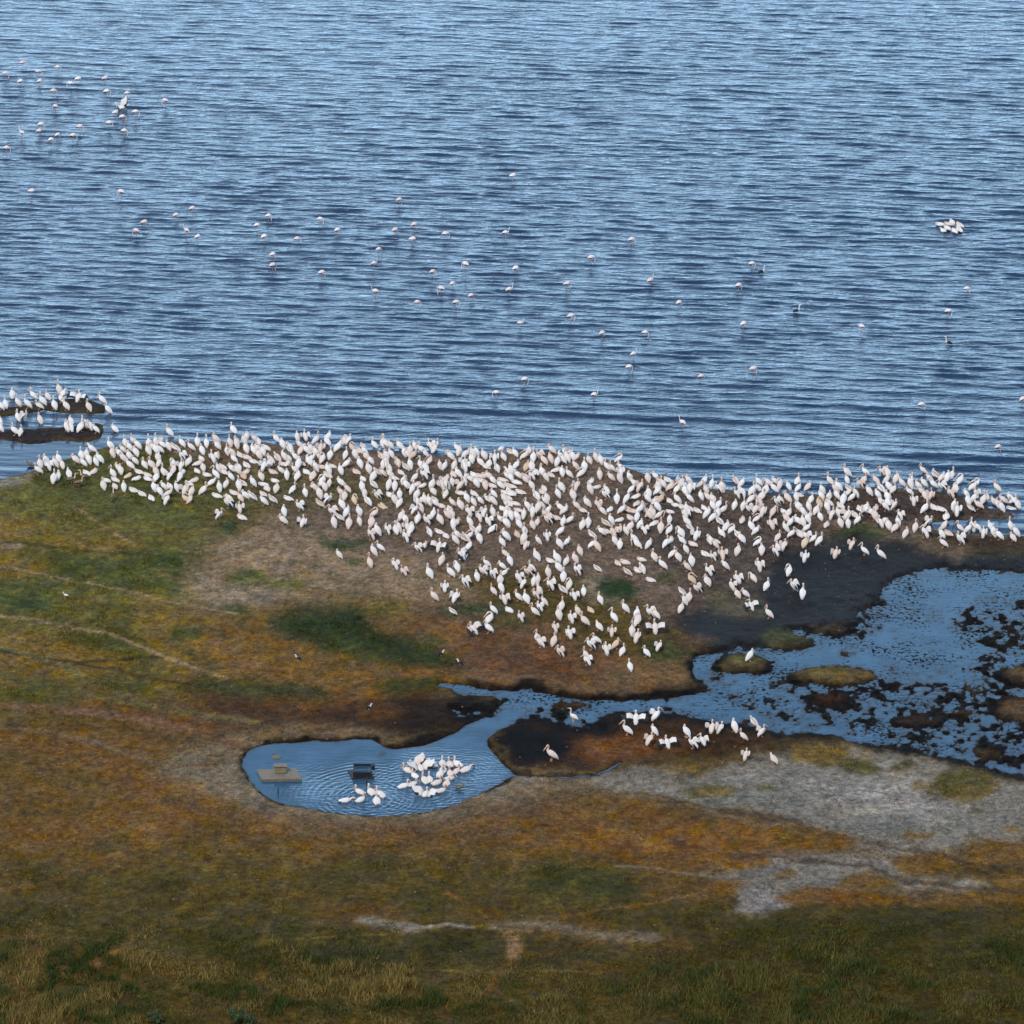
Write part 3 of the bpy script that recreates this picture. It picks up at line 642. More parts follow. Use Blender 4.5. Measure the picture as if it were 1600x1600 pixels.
class B:
    """Collects lofted tubes and plates into one mesh."""
    def __init__(s): s.v = []; s.f = []; s.m = []
    def loft(s, pts, mats, seg=10):
        P_ = [Vector(p[:3]) for p in pts]; n = len(pts); base = len(s.v)
        s.v.append(P_[0] - (P_[1] - P_[0]).normalized() * min(pts[0][3], pts[0][4]) * .6)
        for i in range(n):
            t = (P_[min(i + 1, n - 1)] - P_[max(i - 1, 0)]).normalized()
            side = Vector((0, 1, 0)) - t * t.y
            if side.length < .25: side = Vector((1, 0, 0)) - t * t.x
            side.normalize(); up = t.cross(side).normalized()
            for k in range(seg):
                a = 2 * math.pi * k / seg
                s.v.append(P_[i] + side * math.cos(a) * pts[i][3] + up * math.sin(a) * pts[i][4])
        s.v.append(P_[-1] + (P_[-1] - P_[-2]).normalized() * min(pts[-1][3], pts[-1][4]) * .6)
        R = lambda i, k: base + 1 + i * seg + k % seg
        for k in range(seg): s.f.append((base, R(0, k + 1), R(0, k))); s.m.append(mats[0])
        for i in range(n - 1):
            for k in range(seg):
                s.f.append((R(i, k), R(i, k + 1), R(i + 1, k + 1), R(i + 1, k))); s.m.append(mats[min(i, len(mats) - 1)])
        for k in range(seg): s.f.append((len(s.v) - 1, R(n - 1, k), R(n - 1, k + 1))); s.m.append(mats[-1])
    def plate(s, rows, mats, th=.02):
        """rows of points (same length); mats per row gap; a closed thin shell."""
        nr, nc = len(rows), len(rows[0]); base = len(s.v)
        G = [[Vector(p) for p in r] for r in rows]
        nrm = []
        for i in range(nr):
            for j in range(nc):
                a = G[min(i + 1, nr - 1)][j] - G[max(i - 1, 0)][j]; b_ = G[i][min(j + 1, nc - 1)] - G[i][max(j - 1, 0)]
                nn = a.cross(b_); nrm.append(nn.normalized() if nn.length > 1e-9 else Vector((0, 0, 1)))
        for sgn in (1, -1):
            for i in range(nr):
                for j in range(nc):
                    ed = .35 if (i in (0, nr - 1) or j in (0, nc - 1)) else 1
                    s.v.append(G[i][j] + nrm[i * nc + j] * th * .5 * sgn * ed)
        h = nr * nc; I = lambda i, j, u: base + u * h + i * nc + j
        for i in range(nr - 1):
            for j in range(nc - 1):
                mm = mats[i][j] if isinstance(mats[i], (list, tuple)) else mats[i]
                s.f.append((I(i, j, 0), I(i + 1, j, 0), I(i + 1, j + 1, 0), I(i, j + 1, 0))); s.m.append(mm)
                s.f.append((I(i, j, 1), I(i, j + 1, 1), I(i + 1, j + 1, 1), I(i + 1, j, 1))); s.m.append(mm)
        for i in range(nr - 1):
            mm = mats[i][0] if isinstance(mats[i], (list, tuple)) else mats[i]
            m2 = mats[i][-1] if isinstance(mats[i], (list, tuple)) else mats[i]
            s.f.append((I(i, 0, 0), I(i, 0, 1), I(i + 1, 0, 1), I(i + 1, 0, 0))); s.m.append(mm)
            s.f.append((I(i, nc - 1, 0), I(i + 1, nc - 1, 0), I(i + 1, nc - 1, 1), I(i, nc - 1, 1))); s.m.append(m2)
        for j in range(nc - 1):
            a = mats[0][j] if isinstance(mats[0], (list, tuple)) else mats[0]; b_ = mats[-1][j] if isinstance(mats[-1], (list, tuple)) else mats[-1]
            s.f.append((I(0, j, 0), I(0, j + 1, 0), I(0, j + 1, 1), I(0, j, 1))); s.m.append(a)
            s.f.append((I(nr - 1, j, 0), I(nr - 1, j, 1), I(nr - 1, j + 1, 1), I(nr - 1, j + 1, 0))); s.m.append(b_)
    def mesh(s, name, mats=None):
        me = bpy.data.meshes.new(name)
        me.from_pydata([tuple(v) for v in s.v], [], s.f)
        me.polygons.foreach_set("material_index", s.m); me.polygons.foreach_set("use_smooth", [True] * len(s.f))
        for m in (mats or MATS): me.materials.append(m)
        me.update(); return me

def head(b, hx, hy, hz, dirx, diry, dirz, neck, r=.052, bl=.40):
    """Neck chain, head and the long pouched bill as one loft."""
    d = Vector((dirx, diry, dirz)).normalized(); h = Vector((hx, hy, hz))
    pts = list(neck)
    pts += [(h.x, h.y, h.z, r * 1.15, r * 1.25), (*(h + d * .06), r * .95, r * 1.0), (*(h + d * .10), .030, .042)]
    k = len(neck)
    pts += [(*(h + d * (.10 + bl * .35) - Vector((0, 0, .012))), .030, .045), (*(h + d * (.10 + bl * .75)), .024, .026), (*(h + d * (.10 + bl)), .014, .010)]
    return pts, k

def pelican(b, pose, rnd, plum=WHITE):
    j = lambda s_: rnd.uniform(-s_, s_)
    tail = dict(U=(-.38, .09), H=(-.35, .07), P=(-.42, .13), S=(-.48, .07), N=(-.46, .14), F=(-.46, .14), W=(-.34, .07), X=(-.36, .08), Y=(-.44, .12))[pose]
    tilt = dict(U=.72, H=.80, P=.60, S=.12, N=.10, F=.04, W=.80, X=.75, Y=.15)[pose] + j(.10)
    lift = dict(U=.47, H=.45, P=.46, S=.15, N=.07, F=.06, W=.46, X=.46, Y=.10)[pose]
    bx = lambda s_: (-.02 + s_ * math.cos(tilt), lift + s_ * math.sin(tilt))
    body = [(tail[0], 0, tail[1], .075, .025), (bx(-.34)[0], 0, bx(-.34)[1], .125, .10), (bx(-.22)[0], 0, bx(-.22)[1], .155, .14), (bx(-.05)[0], 0, bx(-.05)[1], .19, .175),
            (bx(.12)[0], 0, bx(.12)[1], .18, .17), (bx(.25)[0], 0, bx(.25)[1], .135, .14)]
    sx, sz = bx(.31)
    q = j(.03)
    if pose in 'UWX' or pose == 'N' or pose == 'Y':
        hh = {'U': .44, 'W': .34, 'X': .40, 'N': .40, 'Y': .38}[pose] + j(.07)
        nk = [(sx, 0, sz, .085, .09), (sx + .03, q, sz + hh * .22, .062, .065), (sx - .02, q * 1.5, sz + hh * .5, .050, .050), (sx - .03, q, sz + hh * .8, .046, .046)]
        pts, k = head(b, sx + .02, q, sz + hh, 1, j(.6), -1.5 + j(.7), nk)
    elif pose == 'H':
        nk = [(sx, 0, sz, .10, .10), (sx + .03, q, sz + .10, .075, .075), (sx - .04, q, sz + .18, .06, .06)]
        pts, k = head(b, sx + .0, q, sz + .24 + j(.04), .55, j(.25), -1.0, nk)
    elif pose == 'P':
        sg = rnd.choice((-1, 1))
        if rnd.random() < .5:
            nk = [(sx, 0, sz, .09, .09), (sx + .04, .03 * sg, sz + .12, .065, .065), (sx + .0, .09 * sg, sz + .22, .052, .052), (sx - .08, .15 * sg, sz + .24, .048, .048)]
            pts, k = head(b, sx - .15, .18 * sg, sz + .19, -1, .1 * sg, -.55, nk)
        else:
            nk = [(sx, 0, sz, .09, .09), (sx + .08, .02 * sg, sz + .13, .065, .065), (sx + .16, .06 * sg, sz + .16, .052, .052), (sx + .21, .08 * sg, sz + .10, .048, .048)]
            pts, k = head(b, sx + .21, .10 * sg, sz + .02, -.45, .35 * sg, -1, nk)
    elif pose == 'S':
        nk = [(sx, 0, sz, .10, .10), (sx + .02, .02, sz + .09, .07, .07), (sx - .05, .04, sz + .15, .06, .06)]
        pts, k = head(b, sx - .12, .05, sz + .15, -1, .1, -.28, nk)
    else:  # feeding on the water
        nk = [(sx, 0, sz, .09, .09), (sx + .08, 0, sz + .10, .062, .062), (sx + .16, q, sz + .15, .05, .05), (sx + .23, q, sz + .13, .047, .047)]
        pts, k = head(b, sx + .28, q, sz + .07, .8, j(.5), -.7, nk)
    chain = body + pts
    mats = [plum] * (len(body) + 1) + [NECK if plum == WHITE else plum] * (k) + [WHITE if plum == WHITE else plum] * 1 + [BILL] * 6
    b.loft(chain, mats[:len(chain) - 1], 10)
    # folded or opened wings
    up = Vector((-math.sin(tilt), 0, math.cos(tilt))); fw = Vector((math.cos(tilt), 0, math.sin(tilt))); o = Vector((-.02, 0, lift))
    def W3(a, y, u): v = o + fw * a + up * u; return (v.x, v.y + y, v.z)
    if pose in 'UHPSNF':
        for s_ in (1, -1):
            e = rnd.uniform(0, .03)
            rows = [[W3(.24, .10 * s_, .05), W3(.08, (.11 + e) * s_, .12), W3(-.12, (.08 + e) * s_, .13), W3(-.30, .06 * s_, .10), W3(-.41, .03 * s_, .05)],
                    [W3(.25, .14 * s_, -.02), W3(.08, (.18 + e) * s_, .03), W3(-.12, (.165 + e) * s_, .045), W3(-.30, .135 * s_, .03), W3(-.42, .085 * s_, -.0)],
                    [W3(.20, .13 * s_, -.08), W3(.06, (.18 + e) * s_, -.07), W3(-.12, (.165 + e) * s_, -.06), W3(-.30, .135 * s_, -.05), W3(-.42, .085 * s_, -.04)],
                    [W3(.14, .12 * s_, -.11), W3(.04, (.18 + e) * s_, -.115), W3(-.12, (.165 + e) * s_, -.10), W3(-.29, .115 * s_, -.08), W3(-.39, .07 * s_, -.06)]]
            bk = BLACK if plum == WHITE and rnd.random() < .65 else plum
            b.plate(rows, [plum, [plum, plum, plum, bk], [plum, plum if plum != WHITE or rnd.random() < .4 else BLACK, BLACK, BLACK]], .03)
    elif pose == 'W':
        for s_ in (1, -1):
            sp = rnd.uniform(.62, 1.02)
            y1, y2 = .26 * sp, .34 * sp
            rows = [[(.12, .12 * s_, .66), (.06, y1 * s_, .86), (-.08, (y2 + .03) * s_, .90), (-.20, y2 * s_, .78)],
                    [(.04, .13 * s_, .56), (-.03, (y1 + .03) * s_, .68), (-.16, (y2 + .03) * s_, .70), (-.28, y2 * s_, .60)],
                    [(-.04, .13 * s_, .46), (-.12, y1 * s_, .50), (-.25, y2 * s_, .48), (-.36, (y2 - .02) * s_, .42)],
                    [(-.10, .12 * s_, .36), (-.20, (y1 - .02) * s_, .34), (-.33, (y2 - .04) * s_, .30), (-.44, (y2 - .07) * s_, .24)]]
            bk = BLACK if rnd.random() < .75 else plum
            b.plate(rows, [plum, [plum, plum, bk], [bk, BLACK, BLACK]], .05)
    else:
        for s_ in (1, -1):
            up_ = .22 if pose == 'X' else .42
            z0 = lift + .17
            rows = [[(.16, .12 * s_, z0), (.16, .36 * s_, z0 + up_ * .9), (.02, (.56 if pose == 'X' else .70) * s_, z0 + up_ * 1.0), (-.10, (.80 if pose == 'X' else .82) * s_, z0 + up_ * (-.1 if pose == 'X' else 1.35))],
                    [(.02, .13 * s_, z0 - .08), (.0, .42 * s_, z0 + up_ * .5 - .03), (-.14, (.55 if pose == 'X' else .68) * s_, z0 + up_ * .55 - .02), (-.24, (.77 if pose == 'X' else .78) * s_, z0 + up_ * (-.5 if pose == 'X' else 1.1))],
                    [(-.12, .13 * s_, z0 - .18), (-.16, .38 * s_, z0 + up_ * .1 - .10), (-.26, (.52 if pose == 'X' else .62) * s_, z0 + up_ * .2 - .10), (-.34, (.72 if pose == 'X' else .72) * s_, z0 + up_ * (-.6 if pose == 'X' else .8) - .05)],
                    [(-.22, .12 * s_, z0 - .26), (-.30, .34 * s_, z0 - .22), (-.38, .50 * s_, z0 - .18), (-.42, .66 * s_, z0 + up_ * (-.6 if pose == 'X' else .5) - .14)]]
            b.plate(rows, [[WHITE, WHITE, BLACK], [WHITE, WHITE, BLACK], [BLACK, BLACK, BLACK]] if pose == 'X' else [WHITE, WHITE, [WHITE, BLACK, BLACK]], .035)
    if pose in 'UHPWX':
        for s_ in (1, -1):
            x0 = -.05 + j(.04)
            b.loft([(x0 + .02, .085 * s_, lift - .12, .035, .04), (x0, .085 * s_, .12, .017, .017), (x0, .085 * s_, .02, .015, .015)], [LEG], 6)
            b.plate([[(x0 - .03, .06 * s_, .012), (x0 - .03, .11 * s_, .012)], [(x0 + .12, .03 * s_, .012), (x0 + .12, .15 * s_, .012)]], [LEG], .012)
    for s_ in (1, -1): pass

def make_pel(pose, seed, plum=WHITE):
    b = B(); pelican(b, pose, random.Random(seed), plum); return b
VAR = {'U': 8, 'H': 6, 'P': 8, 'S': 3, 'W': 7, 'X': 2, 'N': 4, 'F': 3, 'Y': 2}
PROTO = {}
for p, n in VAR.items():
    for k in range(n):
        bb = make_pel(p, 100 * ord(p) + k)
        PROTO[p, k] = (bb, bb.mesh("pelican_" + p.lower() + "_pose"))
for p in 'SHP':
    bb = make_pel(p, 7, BUFF); PROTO[p, 'b'] = (bb, bb.mesh("buff_pelican"))

# where each pelican stands: crop origin x, y, scale, then x,y in that crop, pose and facing
PEL = [
(0, 590, 6.6667, "10,350Ul 60,330Ul 130,235Ha 190,315Ul 290,335Ul 350,245Ul 410,345Ul 445,300Ul 500,250Ul 570,345Ul 620,190Ul 640,275Ul 660,215Pr 690,350Ul 820,262Xa 925,360Ul 1065,290Ul 1130,395Ul 5,520Ha 10,575Hl 155,610Ul 215,615Ua 190,470Ul 250,465Wr 420,500Hl 700,570Hl 740,500Hl 735,572Pl 840,575Ur 880,540Ul 1000,590Hl 940,560Pl 420,950Ul 400,1020Ul 480,920Ha 500,980Wl 610,890Ul 580,950Hl 650,960Hl 560,1110Ua 605,1080Ha 720,1060Hl 790,910Hl 870,940Hl 850,860Ul 900,850Ha 960,800Pl 900,1020Sl 980,1010Sr 930,910Hl 1000,930Hl 1040,900Hl"),
(160, 650, 6.6667, "130,190Hl 700,230Ul 85,365Ul 240,340Ul 215,400Hl 290,390Hl 350,430Hl 370,360Hl 320,310Ul 480,420Hl 490,350Ul 530,380Hl 560,320Ul 600,320Hr 630,360Ul 110,440Hl 180,450Hl 220,500Hl 170,600Hl 110,650Ul 190,620Hl 280,460Hl 290,570Hl 270,650Br 340,520Hl 440,560Ul 380,610Sl 360,680Sr 470,640Sl 470,680Sl 40,700Sl 130,690Sl 130,760Sl 10,780Ul 225,795Ha 320,800Sl 410,840Sl 510,880Sl 510,560Ul 590,540Ha 580,480Hl 560,410Hl 600,400Hl 690,370Hl 760,390Pl 830,340Ul 925,380Ul 990,320Ua 1085,340Ua 1185,300Hl 1200,360Hl 1040,410Hl 830,480Wl 740,560Pa 820,580Wa 900,530Hr 1030,470Sl 1000,520Sr 1050,590Ua 985,600Sl 1085,640Sl 1150,500Wl 1190,490Hr 1300,420Ul 1365,200Ul 1330,330Ua 1400,310Hl 1400,350Hl 1480,310Ha 1500,280Ha 1590,290Hl 1370,500Ul 1350,440Hl 1500,400Ha 1430,430Sl 1500,460Sl 1500,540Sl 1580,420Hl 1570,500Sl 1250,560Sl 1270,610Sl 1180,660Ul 1210,600Hl 1350,600Hl 1420,560Sl 1410,630Hl 1500,610Sr 1470,650Bl 1340,680Hl 1290,760Ha 1220,800Ha 1140,750Pr 1050,830Ur 960,700Sr 900,730Sl 560,640Hl 560,690Ha 540,800Ul 640,650Ul 700,680Wr 740,620Pr 830,620Sr 810,690Hr 640,780Hl 700,760Sl 780,810Hl 600,840Hl 670,930Wa 690,860Pr 860,830Wa 930,850Ha 870,920Cl 910,920Hr 1190,860Sl 1310,880Sl 1370,830Sl 1420,780Ul 1460,730Sl 1570,750Hl 1310,970Wl 1440,910Ul 1430,1020Wa 1450,1085Sl 1220,1090Wr 1490,880Hl 1560,900Pl"),
(360, 650, 6.6667, "290,320Pl 370,360Sl 290,400Hl 300,460Hl 340,420Hl 420,510Hl 490,490Pl 480,290Ul 545,350Ha 620,400Pl 700,280Hl 720,350Hl 780,270Wl 740,410Pr 890,310Ur 1010,320Pl 1020,270Hr 940,400Wa 1040,460Ua 840,400Hl 890,430Hl 800,420Hl 560,480Hl 600,470Sl 680,490Hl 820,530Hl 840,500Pr 930,480Hl 960,500Pr 1120,380Pr 1150,350Hr 1190,310Ha 1230,310Wr 1200,460Ur 1380,340Sl 1340,390Sl 1500,350Ul 1590,340Ua 1270,390Cl 1300,450Hl 1350,550Ha 1420,480Hl 1460,520Hl 1400,430Hl 1530,640Pl 1590,560Ha 1590,650Hl 1570,470Pl 320,680Ha 350,580Wa 400,560Wr 440,610Sl 530,620Hl 550,530Sl 600,520Sr 670,610Ul 710,560Hr 590,670Ha 740,520Sl 790,610Sl 700,680Pr 890,590Hl 950,560Sl 1010,640Sl 1020,610Hl 1060,550Sl 1150,620Ha 1210,560Hr 860,680Ur 860,750Sl 1310,610Sl 1440,610Ha 1380,680Sl 1490,690Ha 340,740Sl 460,700Sl 380,780Sl 480,810Hr 340,840Sl 350,940Hl 440,930Pl 650,820Ur 780,850Ul 960,730Pr 980,790Hl 880,800Hl 1030,760Hr 930,870Ul 600,890Sl 720,1000Wl 930,970Pl 1020,930Wr 1150,850Hl 1150,750Hl 1220,810Hl 1190,890Ha 1370,790Ha 1400,860Ha 1490,770Pl 1530,890Wl 1160,980Ul 1290,930Cl 1430,950Pl 1580,970Bl 560,1050Hl 550,1140Hl 755,1165Wa 1060,1060Wl 1140,1110Pl 1080,1170Hl 1210,1060Hr 1235,1180Ua 1340,1050Hl 1345,1150Hl 1500,1080Pr 1470,1160Ha"),
(560, 670, 6.6667, "290,220Ul 430,230Ul 540,280Ua 590,230Hl 660,280Ul 340,310Hl 290,330Hl 340,230Hl 480,300Hl 750,240Wl 790,270Hr 810,230Wr 930,280Sl 1030,260Hl 1050,290Hr 1120,320Pr 1190,310Ul 1230,300Ha 1310,330Hl 1180,370Hl 1270,400Hl 1330,420Sl 1360,420Ur 1420,360Wa 1510,345Ul 1445,465Pa 1590,270Sl 410,410Pa 290,400Ha 310,450Hl 520,330Hl 540,430Hl 570,330Dr 700,310Hl 740,390Pr 650,430Ul 700,460Hl 850,430Ha 900,440Hr 960,340Hl 1000,430Hr 1100,410Wr 1110,460Wl 330,530Hl 370,540Sl 320,470Pl 440,480Sl 490,450Pl 470,590Pa 590,560Ur 680,540Wl 600,610Sr 670,620Sr 380,650Ha 320,640Hr 500,640Hl 560,690Wa 430,730Ha 610,740Ha 770,640Ur 880,560Sl 920,540Sr 840,600Sl 870,650Wl 920,640Hl 980,610Ha 990,500Sl 1040,520Hl 1060,650Wr 1100,600Pl 1130,520Sl 1200,510Sl 1270,520Sl 1330,510Sl 1170,580Hl 1230,620Hl 1280,570Sl 1360,550Hl 1390,620Sl 1400,590Hl 1320,640Hl 1500,560Sl 1570,510Pl 1480,640Hl 1550,620Sl 1590,560Hl 1520,690Sl 1590,690Sl 1410,730Hl 1200,700Sl 1060,700Sl 910,730Pr 780,700Hl 790,760Sl 690,790Hl 740,810Hl 330,720Sl 380,800Hl 430,830Hr 250,830Bl 450,960Hr 300,1110Wl 390,1105Ua 420,1090Hl 490,1000Ul 550,1100Ha 510,1080Wl 490,1190Wa 620,990Hr 590,900Wr 620,830Wl 650,880Hl 800,830Hl 780,940Pr 860,830Sl 850,1000Ua 950,870Sl 930,960Hl 970,930Hl 980,820Hl 740,1130Pl 710,1010Wl 840,1100Sl 910,1140Sl 1060,850Ha 1130,780Hl 1200,810Hl 1270,800Hl 1350,790Hl 1400,810Hl 1520,780Hl 1500,860Sl 1590,800Sl 1150,930Wl 1200,900Sl 1310,930Wr 1400,920Hl 1260,980Wl 1160,1020Hl 990,1050Ha 1020,1040Hr 1030,1150Hl 1250,1110Hr 1190,1100Pl 1390,1100Pr 1350,1020Wl 1540,1040Hl 1480,1000Ul 1540,950Ha 1590,960Hl 1530,1170Hl 1120,1190Pl 1160,1170Pr 1260,1200Ua 130,1170Wl 200,1120Hl"),
(790, 680, 6.6667, "100,240Hl 200,270Pr 240,220Ha 290,290Ua 400,320Hl 350,270Wl 480,210Hl 470,300Hl 540,330Hr 530,390Sr 580,280Hl 600,310Hl 640,290Ua 620,240Ul 660,250Ua 700,270Hl 740,280Hr 730,380Hl 590,440Ha 660,460Ul 740,590Wa 790,450Pr 820,385Ua 870,310Ul 940,290Ul 990,310Hl 1060,390Ul 1110,400Ul 1180,300Pr 1200,390Hl 980,465Ha 1100,500Hl 1200,440Wa 1190,510Hl 1290,490Hl 1340,560Ul 1480,500Ul 1560,480Hl 1400,600Wr 1310,620Hr 1260,720Hr 1360,670Sr 1490,660Ha 1160,720Ua 1180,520Ur 1370,740Sr 1580,640Hr 1590,590Hl 1570,700Sr 110,370Hr 60,420Hl 20,480Hl 220,380Dr 270,380Ha 320,410Sl 200,450Sl 270,480Wl 380,440Ul 420,490Hl 130,470Hl 210,520Hl 110,520Sl 60,560Sl 270,580Ul 400,580Sl 470,440Sl 580,600Ul 545,660Ul 700,680Ul 150,620Sl 50,640Sl 30,600Sl 380,620Sl 320,690Pl 410,740Hl 430,700Hl 100,740Sl 20,680Sl 20,740Sl 230,800Ul 280,860Wa 340,800Ha 370,780Hl 440,840Hr 740,790Hl 850,760Hl 800,810Sl 570,810Hl 880,620Hl 890,510Sr 950,570Sr 1040,680Wl 1050,620Hl 960,790Wl 1090,800Sr 610,840Hr 600,950Ha 670,940Ur 520,890Sl 440,950Wl 410,880Wl 120,900Hl 190,880Ha 60,880Hl 130,810Sl 10,850Ha 140,980Hl 200,1050Ul 280,985Ul 330,960Hr 10,970Hl 120,1060Bl 5,1110Hl 190,1130Ua 210,1200Wa 340,1150Hl 430,1110Wa 570,1060Hr 560,1190Ul 640,1165Hr 800,990Ha 860,970Ua 1010,840Hl 1100,940Hl 1040,970Pl 1190,910Sr 1210,830Hr 1270,800Sl 1330,820Sl 1400,830Ur 1370,910Hr 1300,890Sl 1430,800Ha 1500,860Hr 1300,1010Ur 1250,1050Ha 1480,720Hl 1580,800Hl 1540,950Sr 1440,1040Wl 1400,980Hr 1000,1060Hl 900,1100Pl 900,1190Ur 1040,1030Sl 1120,1080Wl 1180,1050Hr 1140,1160Hl 1190,1190Ha 1340,1140Ul 1370,1195Pl 1490,1190Hr"),
(1010, 700, 6.6667, "170,430Ul 130,430Hl 120,500Hl 220,360Sl 250,460Hr 340,400Hl 360,430Wr 320,480Pr 450,480Wa 440,400Hl 400,500Pl 450,580Hl 150,590Dr 90,580Sr 240,580Sl 320,590Ul 300,620Sl 120,680Pl 240,690Sl 370,640Sl 450,660Sl 530,680Sl 600,650Sl 560,430Hr 600,400Hr 680,430Ur 620,480Hl 570,550Hl 640,570Hl 690,580Hl 750,480Wl 790,470Ul 750,640Ur 800,700Ur 690,650Hl 630,740Hr 690,780Hr 740,740Ha 760,820Pl 930,400Pl 990,430Hr 940,540Wl 990,520Ha 920,650Ha 1010,660Ur 1090,590Ur 1100,500Ur 1160,470Hl 1170,410Ul 1200,560Ur 1240,500Hr 1270,420Pl 1340,400Hl 1330,480Hl 1390,440Pr 1480,450Hl 1580,470Ur 1570,400Ur 1470,580Hl 1400,590Hl 1360,620Wl 1560,560Hl 1580,670Hl 1590,520Sl 1130,700Wr 1070,700Wl 1210,720Wa 1170,620Pl 1320,720Pr 1300,860Wl 1480,740Ur 1430,690Sl 1460,800Hl 1000,780Sr 1090,870Ul 1150,790Pr 1140,920Hr 1500,830Hr 1510,950Ur 1570,790Sl 1590,910Sl 1450,890Hl 1370,980Ur 1430,1080Wa 1340,1140Wl 1370,1100Ha 1200,1120Ha 1160,1040Pr 950,1130Hr 990,1000Hl 950,960Pl 890,900Pr 780,940Pl 830,880Hr 790,1170Wa 720,1060Hl 660,1010Pl 720,1000Sl 690,1190Wl 610,1130Sl 410,1110Ha 370,1020Pl 480,1030Sl 360,940Pl 450,880Pl 520,970Wa 420,820Pl 400,760Wl 420,700Hl 240,800Ua 240,910Pr 150,890Ua 90,810Sr 130,760Pr 60,720Hl 30,760Hl 200,1050Ur 250,990Sr 270,1160Ur 330,1190Ha 80,1190Ul"),
(1220, 710, 6.6667, "280,400Hr 315,520Ua 420,480Hl 430,420Ul 400,560Cl 500,500Hr 580,480Ul 600,390Ul 570,420Hl 690,250Ul 690,320Hl 510,330Ul 710,420Pl 700,460Hr 650,530Hr 740,500Hr 780,460Hl 820,370Wl 860,330Ur 880,240Ul 1050,240Wl 1110,250Ha 990,330Hl 1100,320Hr 1040,410Pl 1010,470Hl 920,440Hl 1000,460Hl 1120,390Ha 1110,500Ha 1170,420Hr 1260,350Pl 1200,310Hr 1340,440Hl 1350,370Ul 1350,330Ur 1430,380Hl 1380,540Wa 1490,360Hl 1470,450Hl 1500,490Hl 1480,220Ul 1550,310Hl 1590,370Ul 1560,480Wr 1110,540Pr 1090,600Wl 1180,590Wr 1040,540Hl 990,590Sr 1240,690Wa 1250,680Ha 880,620Hr 900,640Pl 820,590Sl 770,660Sl 800,740Ur 980,700Hl 950,660Hl 1040,770Wl 1120,790Hl 1220,750Hl 1190,820Hr 1300,880Hr 1400,820Ur 1540,770Wr 1500,880Wa 1500,620Ur 1590,580Sl 620,560Sl 600,670Ha 690,690Wr 700,770Ha 620,770Hl 640,680Hl 530,690Wr 480,760Sr 510,560Ul 480,600Hl 410,700Ha 300,660Sr 370,640Pr 230,650Hl 290,600Hl 180,600Hl 270,820Pr 280,720Ha 230,760Hl 180,760Hl 200,860Sl 260,910Wl 340,930Ur 400,960Ur 250,980Dr 250,1130Wa 570,1090Wr 740,1000Wr 870,1060Ul 1040,1100Ul"),
(1400, 710, 8, "570,470Wl 500,330Pl 570,350Pr 480,310Hl 690,340Ur 640,360Hr 740,480Hl 800,400Pr 740,510Ha 680,560Wl 880,560Hl 900,640Hl 1000,560Wl 960,470Pr 1000,440Pr 1260,480Ul 560,720Sl 760,780Wa 720,700Ha 630,810Sr 930,740Pl 970,620Hr 1030,700Pl 1090,640Ur 1120,620Hr 1220,660Hl 1270,690Hl 1320,730Hl 1340,640Hl 1440,720Sl 1430,620Hl 1460,640Ur 1520,700Hl 1490,660Pl 600,960Hr 650,1020Sl 570,1060Hl 590,1180Ul 800,980Ul 800,1140Wl 900,1000Hr 950,980Ul 1020,980Hl 1090,1050Wa 1180,970Hl 1220,1040Ul 1290,1080Hl 1500,1040Hl 1430,960Ul 1460,1100Hl"),
(500, 830, 6.6667, "630,230Ul 560,265Hl 200,300Hl 520,390Ua 780,410Wl 870,480Wl 1020,240Wl 1080,215Hr 1240,225Xa 1410,150Hl 1500,130Pl 1550,210Hr 1270,360Ha 1470,315Xl 1510,280Ha 1140,500Ul 1360,490Ul 1430,430Pl 1300,640Wa 1510,600Wl 1190,740Ul 1410,750Wr 1380,890Pl"),
(720, 840, 6.6667, "20,240Hr 430,100Hl 460,220Ul 510,295Ha 270,320Ul 430,350Hl 1420,150Hl 230,410Wl 170,460Hl 330,440Wl 450,430Pr 410,500Ua 420,580Ha 450,705Wa 340,610Ul 600,470Wl 790,250Pl 740,370Ul 700,420Wl 650,540Wr 800,500Ha 760,510Ha 910,420Hl 930,560Wl 950,530Hr 930,270Sl 1000,270Pl 1020,370Hl 1190,270Hl 1240,190Hl 1070,460Ua 1100,300Hr 1210,400Wl 1420,375Pl 600,670Ul 680,690Ul 780,655Wl 820,600Hl 1130,550Pr 1060,600Pl 1180,660Wl 1050,770Ur 1280,610Ha 1450,700Ul 340,810Ul 500,780Sl 620,890Wl 770,830Ul 820,780Wl 870,720Hl 290,1005Ul 300,910Pr 130,1020Xl 1020,860Ul 1150,900Wa 1220,820Hl 1350,780Bl 1290,925Ul 1440,980Pl 980,1000Wl 1130,1060Wl 830,1155Wl 800,1100Ul 970,1140Hr"),
(860, 900, 6.6667, "660,490Ul 780,395Ul 640,640Wa 480,720Ul 420,780Wl 100,860Wl 380,940Wl 370,880Ul 580,830Wa 680,770Dr 750,840Ur 830,1000Ul 1000,850Ul 1130,790Wr 900,700Wr 850,635Ua 910,530Pr 900,460Hr 1040,450Wl 1100,460Hl 1090,610Xa 1360,390Hr 1400,310Hl 1370,220Pl 1440,290Ua 1470,90Cl 1530,200Wl 1040,70Sl"),
(1000, 840, 5.7143, "200,290Ul 20,330Pl 10,220Sl 420,310Hl 460,260Ha 610,350Wl 600,440Hl 760,300Hl 1060,305Wa 1330,350Pr 1370,490Wl 1450,550Ua 1130,480Ur 870,420Wl 820,480Wl 1010,410Pl 870,550Hl 940,550Hl 990,655Xa 1150,730Ul 980,1110Hr"),
(0, 0, 1, "965,884Sl 976,883Sl 980,902Pl 997,896Sl 862,1190El 898,1130Gl"),
